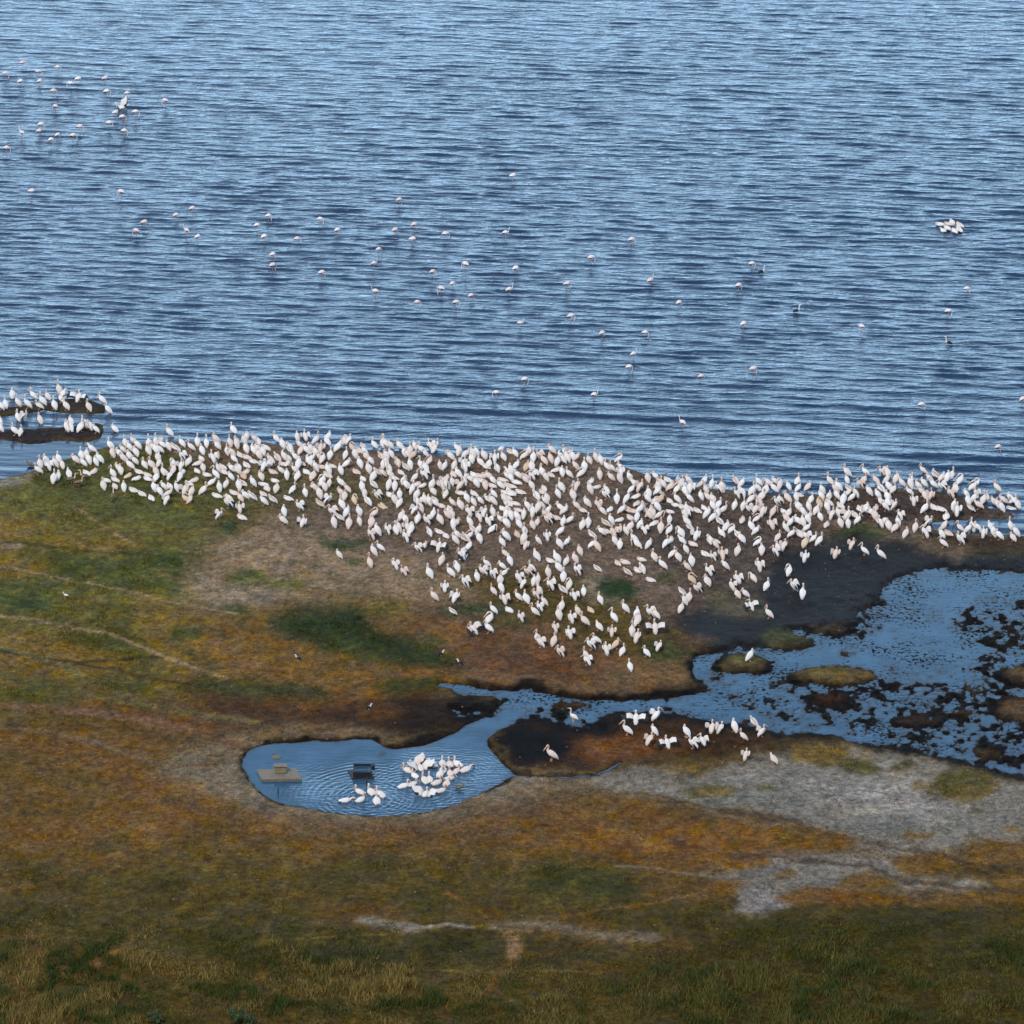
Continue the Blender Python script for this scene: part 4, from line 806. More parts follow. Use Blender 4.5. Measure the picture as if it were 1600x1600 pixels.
(900, 950, 4, "375,730Xa 320,800Ul 500,710Wr 490,800Hl 460,860Wr 570,880Xa 690,810Hl 730,885Wl 790,865Wa 850,785Wr 900,790Wr 990,780Hl 1045,835Ul 1110,750Pl 1160,810Wr 1060,955Wr 1235,980Pl"),
(600, 1140, 10, "480,600Yl 570,620Ya 380,660Nl 480,735Nl 640,810Nl 710,800Na 760,560Fl 920,550Na 920,650Na 1030,560Na 1030,700Na 1150,560Nl 1130,670Nr 1280,640Fr 1020,785Nr 880,720Na 830,850Nr 980,860Fr 900,970Nr 310,900Nr 450,870Nr 650,1030Ya"),
(360, 1130, 3.6364, "655,445Fr 735,397Nl 740,442Nr 800,398Nl 852,412Nl 832,448Na"),
(1400, 320, 8, "545,268Zl 590,335Fl 640,315Zl 700,240Zl 730,345Zl 790,330Zl 795,275Zl 655,262Zl"),
]
def cluster_dedupe(rows, d=2.6):
    out = []
    for r in rows:
        if all((r[0] - q_[0]) ** 2 + (r[1] - q_[1]) ** 2 > d * d for q_ in out[-90:]): out.append(r)
    return out
pel = []
for ox, oy, s_, txt in PEL:
    for t in txt.split():
        m_ = re.match(r"(\d+),(\d+)([A-Z])([a-z])", t)
        pel.append((ox + int(m_[1]) / s_, oy + int(m_[2]) / s_, m_[3], m_[4]))
pel = cluster_dedupe(pel)
pel.sort(key=lambda r: -r[1])
# ------------------------------------------------------------------ placing the birds
FACE = {'l': 134, 'r': 46, 'a': 92, 't': -90}
rp = random.Random(5)
def tag(o, label=None, cat=None, group=None, kind=None):
    if label: o['label'] = label
    if cat: o['category'] = cat
    if group: o['group'] = group
    if kind: o['kind'] = kind
    return o
LANDM = [(963, 923, "dark green weed patch"), (537, 856, "thin green strip on tan ground"), (728, 953, "blue-green weed patch"), (800, 977, "low green tuft"), (1040, 1020, "tuft by the channel corner"),
         (1345, 838, "green clump in the black mud"), (1171, 1034, "round grassy islet"), (1060, 978, "spread-winged bird by the mud edge"), (1174, 955, "spread-winged bird on grey ground"),
         (975, 1063, "small plant above the channel"), (1440, 860, "pale sandy patch in the black mud"), (1500, 820, "narrow blue inlet"), (860, 905, "crowd's lower middle edge"), (1250, 860, "black mud's upper edge"),
         (745, 985, "lower left black-winged bird"), (686, 862, "bird holding both wings up"), (580, 850, "scattered birds left of the colony"), (1100, 925, "grey droppings patch"),
         (1050, 1150, "brown bank below the channel"), (1160, 1235, "grey salt flat edge"), (700, 875, "bare brown gap left of the crowd"), (800, 850, "trampled ground right of the gap"), (900, 850, "ground above the green weed patch"), (1000, 870, "ground upper right of the weeds"),
         (350, 810, "green grass at the colony's left corner"), (460, 820, "tan ground's top edge"), (560, 825, "tan ground's top right corner"), (1150, 880, "black mud's left shoulder"), (1570, 850, "right end of the mud bank"), (640, 835, "crowd's lower left bulge"), (740, 835, "crowd above the wing-raising bird"), (870, 1000, "brown slope's left half"), (950, 1000, "brown slope's right half")]
POSEW = {'U': "neck-raised white pelican", 'E': "lone white pelican with long bill held out,", 'H': "hunched white pelican", 'P': "preening white pelican", 'S': "resting white pelican", 'W': "white pelican half lifting its wings,",
         'X': "white pelican with spread wings,", 'N': "swimming white pelican with neck up", 'F': "swimming white pelican with head low", 'Y': "pelican with raised wings,", 'B': "buff pelican resting on its belly", 'C': "buff preening pelican", 'D': "buff hunched pelican", 'G': "thin-necked white wader"}
FACEW = {'l': "facing left", 'r': "facing right", 'a': "seen from behind"}
ORD = "nearest second third fourth fifth sixth seventh eighth ninth tenth eleventh twelfth".split()
ORDL = "first second third fourth fifth sixth seventh eighth ninth tenth eleventh twelfth thirteenth fourteenth fifteenth sixteenth seventeenth eighteenth nineteenth twentieth".split()

def place(px, py, face, water):
    p = at(px, py - (2.0 if not water else 1.0), 0)
    z = gz(p.x, p.y)
    if water: z = 0.0
    else:
        z = max(z, -.13)
        p = at(px, py - 2.0, z)
    yaw = math.radians(FACE[face] + rp.uniform(-30, 30))
    return Vector((p.x, p.y, z)), yaw

POSEW['Z'] = "floating white pelican"
def variant(P_):
    if P_ == 'E': return ('U', 0)
    if P_ == 'Z': return ('S', rp.randrange(3))
    if P_ == 'B': return ('S', 'b')
    if P_ == 'C': return ('P', 'b')
    if P_ == 'D': return ('H', 'b')
    return (P_, rp.randrange(VAR[P_]))

indiv, flock = [], []
waders = [r for r in pel if r[2] == 'G']
pel = [r for r in pel if r[2] != 'G']
for i, r in enumerate(pel): (indiv if i < 300 else flock).append(r)

# labels: pose, facing, side and rank round the landmark it stands closest to
def bucket(r):
    x, y, P_, f_ = r
    if 370 < x < 620 and 1150 < y < 1290: return "POOLL"
    if 600 <= x < 790 and 1150 < y < 1290: return "POOLR"
    return min(range(len(LANDM)), key=lambda k: math.hypot(LANDM[k][0] - x, (LANDM[k][1] - y) * 1.6))
groups = {}
for r in indiv:
    k = bucket(r)
    if isinstance(k, str): key = (k, r[2], r[3], '')
    else:
        dx, dy = r[0] - LANDM[k][0], (r[1] - LANDM[k][1]) * 1.4
        side = ("left of" if dx < 0 else "right of") if abs(dx) > abs(dy) else ("above" if dy < 0 else "below")
        key = (k, r[2], r[3], side)
    groups.setdefault(key, []).append(r)
label_of = {}
for key, rs_ in groups.items():
    k, P_, f_, side = key
    head_ = POSEW[P_] + " " + FACEW[f_]
    if isinstance(k, str):
        rs_.sort(key=lambda r: r[0])
        where = "in the pool below the dark trough" if k == "POOLL" else "in the pool's crowded right half"
        for n, r in enumerate(rs_):
            label_of[id(r)] = head_ + " " + where if len(rs_) == 1 else head_ + " " + where + ", " + (ORDL[n] + " from left")
    else:
        L = LANDM[k][2]
        rs_.sort(key=lambda r: math.hypot(r[0] - LANDM[k][0], (r[1] - LANDM[k][1]) * 1.6))
        for n, r in enumerate(rs_):
            pre = "" if len(rs_) == 1 else (ORD[min(n, 11)] + " ")
            label_of[id(r)] = (head_ + ", " + pre + side + " the " + L)
def trim(s_):
    if len(s_.split()) > 16:
        for a_, b_ in (("neck-raised white pelican facing", "white pelican facing"), ("half lifting its wings,", "wings half lifted,"), ("seen from behind", "from behind"), ("the ", ""), (" ground", ""), (" white pelican", " pelican")):
            if len(s_.split()) > 16: s_ = s_.replace(a_, b_)
    w = s_.replace(',', ' ,').split()
    if len([q for q in w if q != ',']) > 16: s_ = s_.replace(" with neck raised", "").replace(" with neck tucked in", "").replace(" with wings half lifted", " lifting wings").replace("resting on its belly", "resting")
    return s_
for r in indiv:
    P_, f_ = r[2], r[3]
    loc, yaw = place(r[0], r[1], f_, P_ in 'NFYZ')
    me = PROTO[variant(P_)][1]
    if P_ == 'E': yaw = math.radians(176)
    if P_ == 'Z': loc.z = -.06
    o = bpy.data.objects.new("pelican", me); C.objects.link(o)
    o.location = loc; s_ = rp.uniform(.74, .90) * (1.0 if P_ not in 'ENFYZ' else 1.06)
    o.rotation_euler = (0, 0, yaw); o.scale = (s_ * rp.uniform(.96, 1.12), s_ * rp.uniform(1.06, 1.24), s_ * rp.uniform(.84, 1.0))
    tag(o, trim(label_of[id(r)]), "pelican", "pelicans of the lakeshore colony")



# the rest of the colony, past the three hundred that show largest, as one mass
Vs, Fs, Ms, Ts = [], [], [], []; off = 0
for r in flock:
    P_, f_ = r[2], r[3]
    loc, yaw = place(r[0], r[1], f_, P_ in 'NFYZ')
    bb = PROTO[variant(P_)][0]
    s_ = rp.uniform(.74, .90); ca, sa = math.cos(yaw), math.sin(yaw)
    v = np.array([tuple(q) for q in bb.v]); sc = np.array([s_ * rp.uniform(.96, 1.12), s_ * rp.uniform(1.06, 1.24), s_ * rp.uniform(.84, 1.0)]); v = v * sc
    v = np.stack([v[:, 0] * ca - v[:, 1] * sa + loc.x, v[:, 0] * sa + v[:, 1] * ca + loc.y, v[:, 2] + loc.z], 1)
    Vs.append(v); Fs += [tuple(i + off for i in f_) for f_ in bb.f]; Ms += bb.m; Ts.append(np.full(len(v), rp.random())); off += len(v)
me = bpy.data.meshes.new("pelican_flock"); me.from_pydata(np.concatenate(Vs).tolist(), [], Fs)
me.polygons.foreach_set("material_index", Ms); me.polygons.foreach_set("use_smooth", [True] * len(Fs))
for m in MATSF: me.materials.append(m)
me.update(); attr(me, "tint", 'FLOAT', np.concatenate(Ts))
o = bpy.data.objects.new("pelican_flock", me); C.objects.link(o)
tag(o, "far packed ranks of the white pelican colony along the water's edge", "pelican flock", None, 'stuff')

# flamingos: a small body on thin legs, most with the head down in the water
def flamingo(pose, seed, big=1.0):
    rnd = random.Random(seed); b = B(); z = .62
    body = [(-.30, 0, z - .08, .04, .03), (-.21, 0, z - .01, .12, .10), (-.03, 0, z + .05, .17, .16), (.12, 0, z + .06, .14, .14), (.20, 0, z + .04, .06, .065)]
    if pose == 'D': nk = [(.26, .02, z + .04, .034, .034), (.31, .03, z - .04, .028, .028), (.31, .04, z - .2, .024, .024), (.27, .05, z - .40, .022, .022), (.25, .05, z - .52, .035, .035), (.20, .05, z - .58, .022, .03)]
    elif pose == 'U': nk = [(.27, 0, z + .12, .028, .028), (.26, .02, z + .28, .025, .025), (.32, .03, z + .44, .023, .023), (.38, .03, z + .50, .035, .035), (.45, .03, z + .44, .02, .03)]
    else: nk = [(.22, .05, z + .14, .03, .03), (.10, .1, z + .19, .028, .028), (-.02, .1, z + .16, .03, .03), (-.10, .1, z + .13, .02, .02)]
    ch = body + nk
    b.loft(ch, [PINK] * (len(ch) - 2) + [BLACK], 8)
    for s_ in (1, -1):
        b.plate([[(.12, .09 * s_, z + .16), (-.08, .10 * s_, z + .18), (-.30, .03 * s_, z + .02)], [(.12, .155 * s_, z + .05), (-.08, .18 * s_, z + .06), (-.34, .06 * s_, z - .03)], [(.08, .14 * s_, z - .05), (-.08, .155 * s_, z - .05), (-.30, .06 * s_, z - .08)]], [PINK, [PINK, BLACK]], .02)
        b.loft([(.0, .04 * s_, z - .03, .018, .018), (-.02, .04 * s_, .3, .011, .011), (.01, .04 * s_, -.1, .010, .010)], [LEG], 5)
    return b
FLP = feather_mat("pale_flamingo_plumage", (.76, .66, .64), (.74, .54, .50)); FLMATS = list(MATS); FLMATS[PINK] = FLP
FLM = {k: flamingo(k[0], i).mesh("flamingo_" + {'D': 'feeding', 'U': 'upright', 'T': 'tucked'}[k[0]], FLMATS) for i, k in enumerate(['D1', 'D2', 'U1', 'T1'])}
FL = [(0, 80, 5.3333, "190,85 480,115 320,155 45,175 170,240 330,235 585,255 650,225 875,215 445,320 890,325 1060,335 460,440 1375,400 1020,455 960,500 1130,500 1020,540 910,585 1035,650 340,600 325,650 180,665 665,620 480,680 610,695 425,725 55,800"),
      (380, 300, 5.3333, "1300,50 210,185 115,265 640,215 785,305 1265,300 1425,260 175,360 450,375 1410,385 1130,460 245,510 245,600 1090,580 655,660 1580,650 1100,820 1450,905"),
      (700, 560, 5.3333, "1510,55 640,160 400,270 1220,290 445,740"), (1040, 560, 8, "445,190 1095,115 210,780"),
      (0, 250, 4, "195,185 755,190 1200,290 1100,330 900,380 850,435 1165,430 1235,470"), (1100, 400, 5.3333, "400,50 290,230 330,550 1310,575"),
      (0, 0, 1, "801,272 707,440 689,449 713,470 736,458 727,411 806,417 796,450 790,361 696,363 924,401 987,373 886,441 1016,436 1061,470 892,492 941,517 1008,517 813,501 990,549 1511,448 1482,484 1440,630 1560,695 1598,620")]
fl = []
for ox, oy, s_, txt in FL:
    for t in txt.split():
        a_, b_ = t.split(','); fl.append((ox + int(a_) / s_, oy + int(b_) / s_))
fl = cluster_dedupe(fl, 5)
rf = random.Random(12)
FZ = [("far upper left cluster, upper half", lambda x, y: x < 280 and y < 160), ("far upper left cluster, lower half", lambda x, y: x < 280 and y < 260), ("left scatter below the upper left cluster", lambda x, y: x < 360 and y < 420),
      ("left centre scatter, upper row", lambda x, y: x < 540 and y < 380), ("left centre scatter, lower row", lambda x, y: x < 560), ("centre scatter, upper row", lambda x, y: x < 830 and y < 400), ("centre scatter, lower row", lambda x, y: x < 830 and y < 510),
      ("centre water just above the colony", lambda x, y: x < 1000 and y > 540), ("right centre water, upper part", lambda x, y: x < 1100 and y < 480), ("right centre water, lower part", lambda x, y: x < 1120 and y < 600),
      ("right water above the colony's right half", lambda x, y: y > 540), ("far right water", lambda x, y: True)]
zones = {}
for x, y in fl:
    k = next(i for i, z_ in enumerate(FZ) if z_[1](x, y)); zones.setdefault(k, []).append((x, y))
for k, lst in zones.items():
    lst.sort()
    for n, (x, y) in enumerate(lst):
        z0 = .62
        water = at(x, y, .52)
        po = rf.choice(['D1', 'D2', 'D1', 'D2', 'T1', 'U1'])
        o = bpy.data.objects.new("flamingo", FLM[po]); C.objects.link(o)
        o.location = (water.x, water.y, -.10 - rf.random() * .06); s_ = rf.uniform(.78, .95)
        right = rf.random() < .72
        o.rotation_euler = (0, 0, math.radians((15 if right else 160) + rf.uniform(-25, 25))); o.scale = (s_, s_, s_)
        pos = ORDL[n] + " from left"
        tag(o, "pale pink flamingo wading in the " + FZ[k][0] + (", " + pos if len(lst) > 1 else ""), "flamingo", "flamingos scattered over the lake")

# the white bird beating its wings among the far flamingos
bb = B(); pelican(bb, 'Y', random.Random(3))
o = bpy.data.objects.new("egret", bb.mesh("egret")); C.objects.link(o); o.location = at(188, 170, 0); o.rotation_euler = (0, 0, math.radians(150)); o.scale = (.6, .95, 1.0)
tag(o, "white bird with both wings raised among the far upper left flamingos", "water bird")
for r in waders:
    b = B()
    b.loft([(-.3, 0, .42, .04, .02), (-.2, 0, .5, .10, .09), (0, 0, .56, .15, .13), (.14, 0, .60, .10, .10), (.2, 0, .68, .04, .045), (.19, .0, .82, .03, .03), (.16, 0, .95, .028, .028), (.2, 0, 1.02, .042, .042), (.3, 0, 1.01, .018, .02), (.45, 0, .97, .01, .01)], [WHITE] * 4 + [PINK] * 3 + [WHITE, BILL, BILL], 10)
    for s_ in (1, -1):
        b.loft([(0, .06 * s_, .45, .03, .03), (0, .06 * s_, .2, .013, .013), (0, .06 * s_, -.05, .012, .012)], [BUFF], 6)
        b.plate([[(.1, .1 * s_, .64), (-.1, .1 * s_, .62), (-.3, .04 * s_, .45)], [(.1, .15 * s_, .55), (-.1, .16 * s_, .52), (-.32, .06 * s_, .4)], [(.05, .12 * s_, .48), (-.1, .13 * s_, .45), (-.28, .05 * s_, .36)]], [BUFF, BUFF], .02)
    o = bpy.data.objects.new("stork", b.mesh("stork")); C.objects.link(o)
    o.location = at(r[0] - 2, r[1] + 2, 0); o.rotation_euler = (0, 0, math.radians(150))
    tag(o, "slim white wader on pale legs standing in the blue channel", "wading bird")

# small birds
def smallbird(kind, seed):
    b = B(); m1, m2, m3 = {'goose': (BRN, BRN, BUFF), 'duck': (BRN, BRN, BRN), 'cormorant': (BLACK, BLACK, WHITE), 'plover': (WHITE, BLACK, WHITE), 'white': (WHITE, WHITE, WHITE)}[kind]
    z = {'goose': .34, 'duck': .06, 'cormorant': .05, 'plover': .16, 'white': .25}[kind]; s = {'goose': 1.1, 'duck': .85, 'cormorant': .8, 'plover': .62, 'white': .9}[kind]
    nh = {'goose': .26, 'duck': .15, 'cormorant': .34, 'plover': .09, 'white': .16}[kind]
    b.loft([(-.34 * s, 0, z + .02, .03, .015), (-.2 * s, 0, z + .05, .09 * s, .07 * s), (0, 0, z + .08, .13 * s, .11 * s), (.15 * s, 0, z + .11, .09 * s, .09 * s), (.22 * s, 0, z + .16, .045, .045), (.23 * s, 0, z + .12 + nh, .035, .035), (.27 * s, 0, z + .17 + nh, .045, .045), (.36 * s, 0, z + .16 + nh, .018, .014), (.42 * s, 0, z + .15 + nh, .012, .006)],
           [m1, m1, m1, m3, m3, m3, m3, BILL], 8)
    for q in (1, -1):
        b.plate([[(.12 * s, .07 * q * s, z + .17), (-.1 * s, .08 * q * s, z + .17), (-.33 * s, .03 * q, z + .08)], [(.12 * s, .12 * q * s, z + .10), (-.1 * s, .14 * q * s, z + .09), (-.36 * s, .05 * q, z + .03)], [(.08 * s, .11 * q * s, z + .02), (-.08 * s, .12 * q * s, z + .02), (-.30 * s, .05 * q, z)]], [m2, [m2, BLACK]], .02)
        if kind in ('goose', 'plover', 'white'): b.loft([(0, .05 * q, z + .02, .015, .015), (0, .05 * q, .0, .01, .01)], [LEG], 5)
    return b.mesh(kind + "_bird")
SM = {k: smallbird(k, 1) for k in ('goose', 'duck', 'cormorant', 'plover', 'white')}
for k, nm, cat, x, y, f_, lab, w in [
        ('goose', 'goose', 'goose', 112, 757, 'r', "dark brown goose behind the resting pelicans at the left beach", 0), ('goose', 'goose', 'goose', 123, 762, 'r', "tan brown goose walking right in front of the left beach pelicans", 0),
        ('goose', 'goose', 'goose', 132, 752, 'l', "brown goose half hidden under two resting pelicans", 0), ('goose', 'goose', 'goose', 176, 783, 'a', "small brown goose on the green grass below resting pelicans", 0),
        ('duck', 'duck', 'duck', 719, 1233, 'r', "brown duck swimming right of the bathing pelicans", 1), ('cormorant', 'cormorant', 'cormorant', 1190, 427, 'r', "small dark water bird, upper of two right of centre", 1),
        ('cormorant', 'cormorant', 'cormorant', 1245, 488, 'r', "small dark water bird, lower of two right of centre", 1), ('cormorant', 'cormorant', 'cormorant', 1482, 538, 'l', "small dark water bird low on the far right water", 1),
        ('duck', 'duck', 'duck', 1036, 747, 'r', "dark duck on the water touching the colony's right shore", 1), ('duck', 'duck', 'duck', 47, 728, 'l', "tiny dark duck in the calm left inlet", 1),
        ('plover', 'plover', 'plover', 689, 1026, 'r', "black and white plover on dark grass, upper of two", 0), ('plover', 'plover', 'plover', 719, 1040, 'l', "black and white plover on the brown slope, lower of two", 0),
        ('plover', 'plover', 'plover', 576, 1110, 'r', "grey and white plover above the pool", 0), ('plover', 'plover', 'plover', 466, 1033, 'l', "dark winged plover on orange grass left of the weeds", 0), ('white', 'egret', 'egret', 103, 935, 'l', "small white egret alone on the left meadow", 0)]:
    z = 0 if w else gz(*at(x, y)[:2])
    o = bpy.data.objects.new(nm, SM[k]); C.objects.link(o); o.location = at(x, y, z); o.rotation_euler = (0, 0, math.radians({'l': 165, 'r': 15, 'a': 80}[f_]))
    if k == 'white': o.scale = (.6, .6, .7)
    tag(o, lab, cat)

# ------------------------------------------------------------------ slab, trough, posts
def simple_mat(name, col, rough=.85, var=.35, sc=9, spec=.3):
    m, nt, b = new_mat(name); tc = N(nt, "ShaderNodeTexCoord").outputs['Object']; nz = noise(nt, tc, sc, 5, .65)
    vm = N(nt, "ShaderNodeVectorMath", operation='SCALE'); vm.inputs[0].default_value = col
    nt.links.new(maprange(nt, nz.outputs[0], .3, .7, 1 - var, 1 + var), vm.inputs[3]); nt.links.new(vm.outputs[0], b.inputs['Base Color'])
    b.inputs['Roughness'].default_value = rough; b.inputs['Specular IOR Level'].default_value = spec
    bp = N(nt, "ShaderNodeBump"); bp.inputs['Strength'].default_value = .5; bp.inputs['Distance'].default_value = .02; nt.links.new(nz.outputs[0], bp.inputs['Height']); nt.links.new(bp.outputs[0], b.inputs['Normal'])
    return m
conc = simple_mat("weathered_concrete", (.15, .125, .095)); conc2 = simple_mat("mossy_concrete", (.20, .18, .11)); dark = simple_mat("dark_wet_metal", (.018, .016, .018), .6); rock_m = simple_mat("mossy_rock", (.12, .11, .07)); stick_m = simple_mat("wet_wood", (.03, .022, .016))
def slab(corners, z0, z1, bev=.02):
    """Closed block from four plan corners (x, y), slightly bevelled."""
    import bmesh
    bm = bmesh.new(); lo = [bm.verts.new((x, y, z0)) for x, y in corners]; hi = [bm.verts.new((x, y, z1)) for x, y in corners]
    bm.faces.new(lo[::-1]); bm.faces.new(hi)
    for i in range(4): bm.faces.new((lo[i], lo[(i + 1) % 4], hi[(i + 1) % 4], hi[i]))
    bmesh.ops.recalc_face_normals(bm, faces=bm.faces)
    if bev: bmesh.ops.bevel(bm, geom=list(bm.edges), offset=bev, segments=2, affect='EDGES')
    return bm
def part(name, bm, mat, parent=None, loc=None):
    me = bpy.data.meshes.new(name); bm.to_mesh(me); bm.free(); me.materials.append(mat)
    o = bpy.data.objects.new(name, me); C.objects.link(o)
    if parent: o.parent = parent
    if loc is not None: o.location = loc
    return o
def loc_of(c, pts, z): return [((at(x, y, z) - c).x, (at(x, y, z) - c).y) for x, y in pts]
c = at(437, 1216, 0)
root = bpy.data.objects.new("concrete_platform", None); C.objects.link(root); root.location = c
tag(root, "flat weathered concrete slab with a square block at the pool's left end", "platform")
part("slab", slab(loc_of(c, [(409, 1218), (472, 1217), (463, 1200), (401, 1202)], .16), -.3, .16, .03), conc, root)
part("block", slab(loc_of(c, [(429, 1209), (448.5, 1209), (448, 1204.5), (427.5, 1204.5)], .165), .163, .60, .05), conc2, root)
part("cap", slab(loc_of(c, [(428, 1209.6), (449.5, 1209.6), (449, 1204), (427, 1204)], .165), .602, .64, .03), conc, root)
c = at(566, 1214, 0)
root = bpy.data.objects.new("water_trough", None); C.objects.link(root); root.location = c
tag(root, "black open trough on a thin plate standing in the pool, partly filled", "trough")
part("base_plate", slab(loc_of(c, [(550, 1216), (584, 1216), (581, 1207), (543, 1203)], .06), -.25, .06, .015), dark, root)
x0, x1 = -.52, .52; y0, y1 = -.1, .85
part("front_wall", slab([(x0, y0), (x1, y0), (x1, y0 + .06), (x0, y0 + .06)], .062, .36, .01), dark, root); part("rear_wall", slab([(x0, y1), (x1, y1), (x1, y1 + .06), (x0, y1 + .06)], .062, .40, .01), dark, root)
for s_ in (x0, x1 - .06): part("side_wall", slab([(s_, y0 + .062), (s_ + .06, y0 + .062), (s_ + .06, y1 - .002), (s_, y1 - .002)], .062, .36, .01), dark, root)
part("trough_water", slab([(x0 + .062, y0 + .062), (x1 - .062, y0 + .062), (x1 - .062, y1 - .002), (x0 + .062, y1 - .002)], .07, .28, 0), marsh_m, root)
part("float_box", slab([(x1 + .02, .45), (x1 + .2, .45), (x1 + .2, .8), (x1 + .02, .8)], .2, .5, .02), dark, root)
part("crossbar", slab([(x0 + .1, .35), (x1 - .2, .38), (x1 - .2, .44), (x0 + .1, .41)], .362, .41, .01), dark, root)
def rod(name, pts, mat, label=None, cat=None, group=None):
    b = B(); b.loft(pts, [0], 7); me = b.mesh(name, [mat]); o = bpy.data.objects.new(name, me); C.objects.link(o); tag(o, label, cat, group); return o
p = at(573, 1226, 0)
o = rod("post", [(0, 0, -.3, .045, .045), (.01, 0, .1, .045, .045), (0, 0, .46, .04, .04)], stick_m, "short black post in the pool in front of the trough", "post"); o.location = p
p = at(434, 1240, 0)
o = rod("post", [(0, 0, -.3, .03, .03), (.03, 0, .2, .03, .03), (.02, 0, .42, .025, .025)], stick_m, "thin black stake in the pool below the concrete slab", "post"); o.location = p
o = rod("driftwood", [(-.5, .25, .0, .03, .03), (-.2, .05, .07, .045, .045), (.15, -.05, .05, .05, .05), (.5, -.2, .02, .03, .03)], stick_m, "dark stick of driftwood in the water off the right shore", "driftwood"); o.location = at(1523, 752, 0)
def rock(name, px, py, r, mat, label, z=0):
    import bmesh
    bm = bmesh.new(); bmesh.ops.create_icosphere(bm, subdivisions=4, radius=r)
    for v in bm.verts:
        d = (_lat(3, np.array([int(v.co.x * 40)]), np.array([int(v.co.y * 40)]))[0] - .5) * .12
        n_ = math.sin(v.co.x * 9 + 1) * .1 + math.cos(v.co.y * 11) * .1 + math.sin(v.co.z * 13 + 2) * .08
        v.co *= 1 + n_ + d * .3; v.co.z *= .55
    for f in bm.faces: f.smooth = True
    o = part(name, bm, mat); o.location = at(px, py, z); tag(o, label, "rock"); return o
rock("rock", 432, 1183, .24, rock_m, "small mossy rock in the pool behind the concrete slab")

# ------------------------------------------------------------------ grass: long and rank in front, short tufts on the meadow
gmat, nt, b = new_mat("grass_blades")
ca_ = N(nt, "ShaderNodeAttribute", attribute_name="blade").outputs['Color']
nt.links.new(ca_, b.inputs['Base Color']); b.inputs['Roughness'].default_value = .8; b.inputs['Specular IOR Level'].default_value = .1
rg = np.random.RandomState(8)
def blades(n, y0, y1, xh, keep, hfun, wfun):
    X = rg.uniform(-xh, xh, n); Y = rg.uniform(y0, y1, n)
    px, py = to_px(X, Y)
    k = rg.rand(n) < keep(X, Y, px, py)
    X, Y, px, py = X[k], Y[k], px[k], py[k]
    return X, Y, px, py, hfun(X, Y, px, py), wfun(len(X))
def gmap(X, Y, px, py):
    s_ = read(P, px, py); g_ = np.clip((s_[:, 1] - s_[:, 2]) / .045, 0, 1) * smooth(wetness(X, Y), .55, .95); return g_ * np.clip((s_[:, 1] / (s_[:, 0] + 1e-4) - .55) / .35, .12, 1)
A1 = blades(280000, ground_y(1660), ground_y(1380), 34, lambda X, Y, px, py: read(VEG, px, py) * smooth(fbm(X, Y, .9, 3, 701), -.22, .12), lambda X, Y, px, py: (.14 + .38 * smooth(fbm(X, Y, 2.6, 3, 702), -.2, .25)) * rg.uniform(.6, 1.2, len(X)) * smooth(py, 1370, 1560), lambda n: rg.uniform(.018, .04, n))
A2 = blades(330000, ground_y(1620), ground_y(735), 38, lambda X, Y, px, py: gmap(X, Y, px, py) * smooth(fbm(X, Y, 1.1, 4, 711), -.08, .16), lambda X, Y, px, py: (.04 + .09 * smooth(fbm(X, Y, 1.1, 4, 711), 0, .3)) * rg.uniform(.8, 1.9, len(X)), lambda n: rg.uniform(.03, .06, n))
GX, GY, GPX, GPY, GH_, GWD = [np.concatenate([u, v]) for u, v in zip(A1, A2)]
GZ = level(GX, GY) - .02
ang = rg.uniform(0, 6.283, len(GX)); lean = rg.uniform(.1, .7, len(GX)) * GH_; la = rg.uniform(0, 6.283, len(GX))
v = np.zeros((len(GX), 3, 3), np.float32)
dx = np.cos(ang) * GWD; dy = np.sin(ang) * GWD
v[:, 0] = np.stack([GX - dx, GY - dy, GZ], 1); v[:, 1] = np.stack([GX + dx, GY + dy, GZ], 1)
v[:, 2] = np.stack([GX + np.cos(la) * lean, GY + np.sin(la) * lean, GZ + GH_], 1)
me = bpy.data.meshes.new("grass"); nb = len(GX)
me.vertices.add(nb * 3); me.vertices.foreach_set("co", v.ravel()); me.loops.add(nb * 3); me.loops.foreach_set("vertex_index", np.arange(nb * 3, dtype=np.int32))
me.polygons.add(nb); me.polygons.foreach_set("loop_start", np.arange(0, nb * 3, 3, dtype=np.int32)); me.polygons.foreach_set("loop_total", np.full(nb, 3, np.int32))
me.update(); me.materials.append(gmat)
bc = read(P, GPX, GPY); kind_ = smooth(fbm(GX, GY, 2.0, 3, 721), -.2, .2)[:, None]
straw, green_ = np.array(srgb(122, 104, 58)), np.array(srgb(52, 64, 28))
n1_ = len(A1[0]); isl = (np.arange(nb) < n1_)[:, None]
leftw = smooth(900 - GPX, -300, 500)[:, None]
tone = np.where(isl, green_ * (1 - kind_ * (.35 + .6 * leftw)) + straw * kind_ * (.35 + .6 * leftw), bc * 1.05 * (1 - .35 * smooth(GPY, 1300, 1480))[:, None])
tone = tone * rg.uniform(.6, 1.6, (nb, 1)) * (1 + rg.uniform(-.12, .12, (nb, 3)))
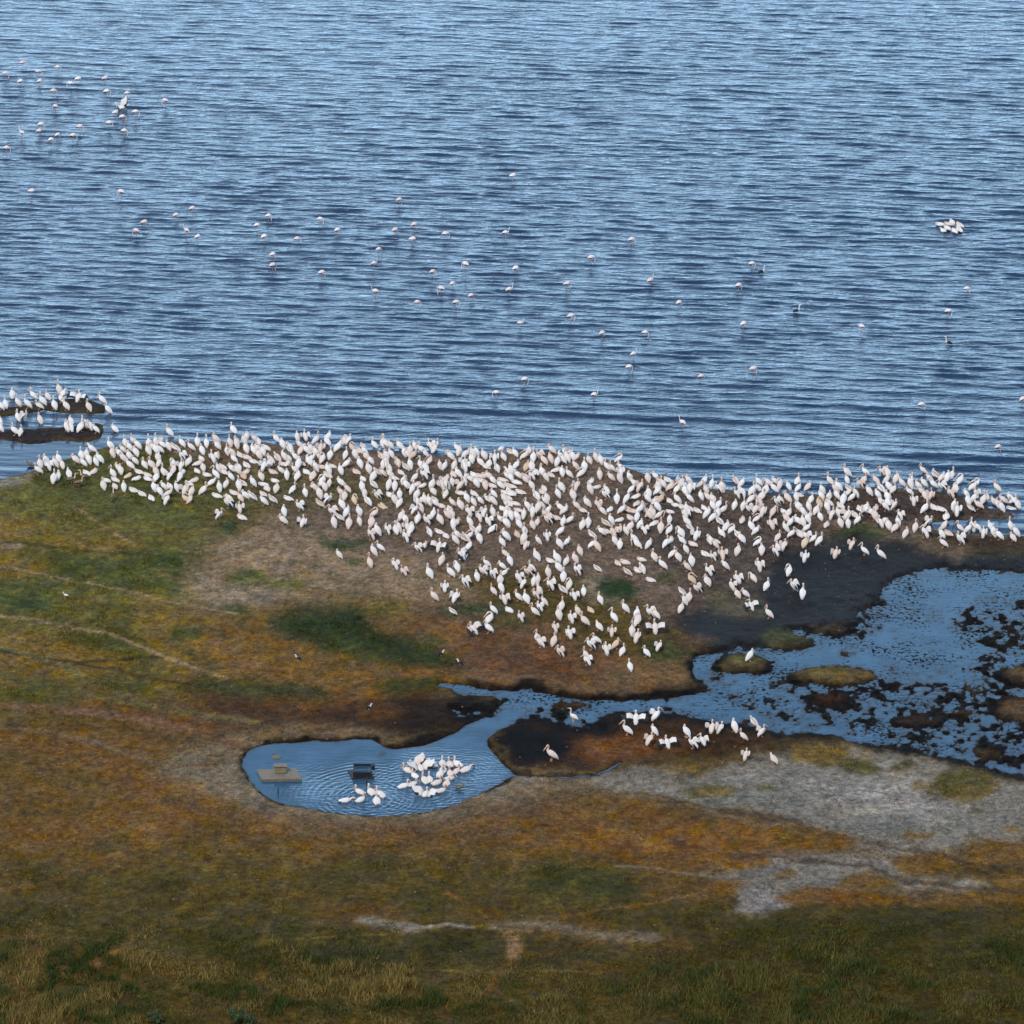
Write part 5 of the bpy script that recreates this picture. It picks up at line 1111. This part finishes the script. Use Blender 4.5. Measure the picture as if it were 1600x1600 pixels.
c3 = np.repeat(np.concatenate([np.clip(tone, 0, 1), np.ones((nb, 1))], 1), 3, 0)
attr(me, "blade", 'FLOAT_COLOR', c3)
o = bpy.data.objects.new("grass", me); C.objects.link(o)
tag(o, "short olive meadow grass growing rank and straw coloured along the near edge", "grass", None, 'stuff')

def shrub(px, py, w, h, n, lab, seed):
    rnd = np.random.RandomState(seed); c = at(px, py, 0); z = gz(c.x, c.y)
    b = B()
    for k in range(7):
        a_ = k * .9; b.loft([(0, 0, -.05, .03, .03), (math.cos(a_) * w * .3, math.sin(a_) * w * .3, h * .45, .018, .018), (math.cos(a_) * w * .6, math.sin(a_) * w * .6, h * .8, .008, .008)], [0], 5)
    root = bpy.data.objects.new("shrub", None); C.objects.link(root); root.location = (c.x, c.y, z)
    o = bpy.data.objects.new("stems", b.mesh("stems", [stick_m])); C.objects.link(o); o.parent = root
    b = B(); ctr = [(rnd.normal() * w * .4, rnd.normal() * w * .4, h * rnd.uniform(.35, .85), rnd.uniform(.15, .3) * w) for _ in range(14)]
    for k in range(n):
        q = ctr[rnd.randint(len(ctr))]; d = rnd.normal(size=3); d /= np.linalg.norm(d); p_ = np.array(q[:3]) + d * q[3] * rnd.uniform(.5, 1.1); p_[2] = max(p_[2], .03)
        u_ = rnd.normal(size=3); u_ /= np.linalg.norm(u_); v_ = np.cross(u_, d); s_ = rnd.uniform(.03, .07); i0 = len(b.v)
        b.v += [Vector(p_ - u_ * s_), Vector(p_ + v_ * s_ * .5), Vector(p_ + u_ * s_), Vector(p_ - v_ * s_ * .5)]; b.f.append((i0, i0 + 1, i0 + 2, i0 + 3)); b.m.append(0)
    o = bpy.data.objects.new("foliage", b.mesh("foliage", [leaf_m])); C.objects.link(o); o.parent = root
    tag(root, lab, "shrub")
leaf_m = simple_mat("shrub_leaves", (.042, .060, .016), .7, .5, 3)
shrub(375, 1598, .9, .7, 2600, "dark green leafy shrub at the bottom edge, larger of two", 1)
shrub(246, 1602, .6, .5, 1300, "dark green leafy shrub at the bottom edge, smaller of two", 2)
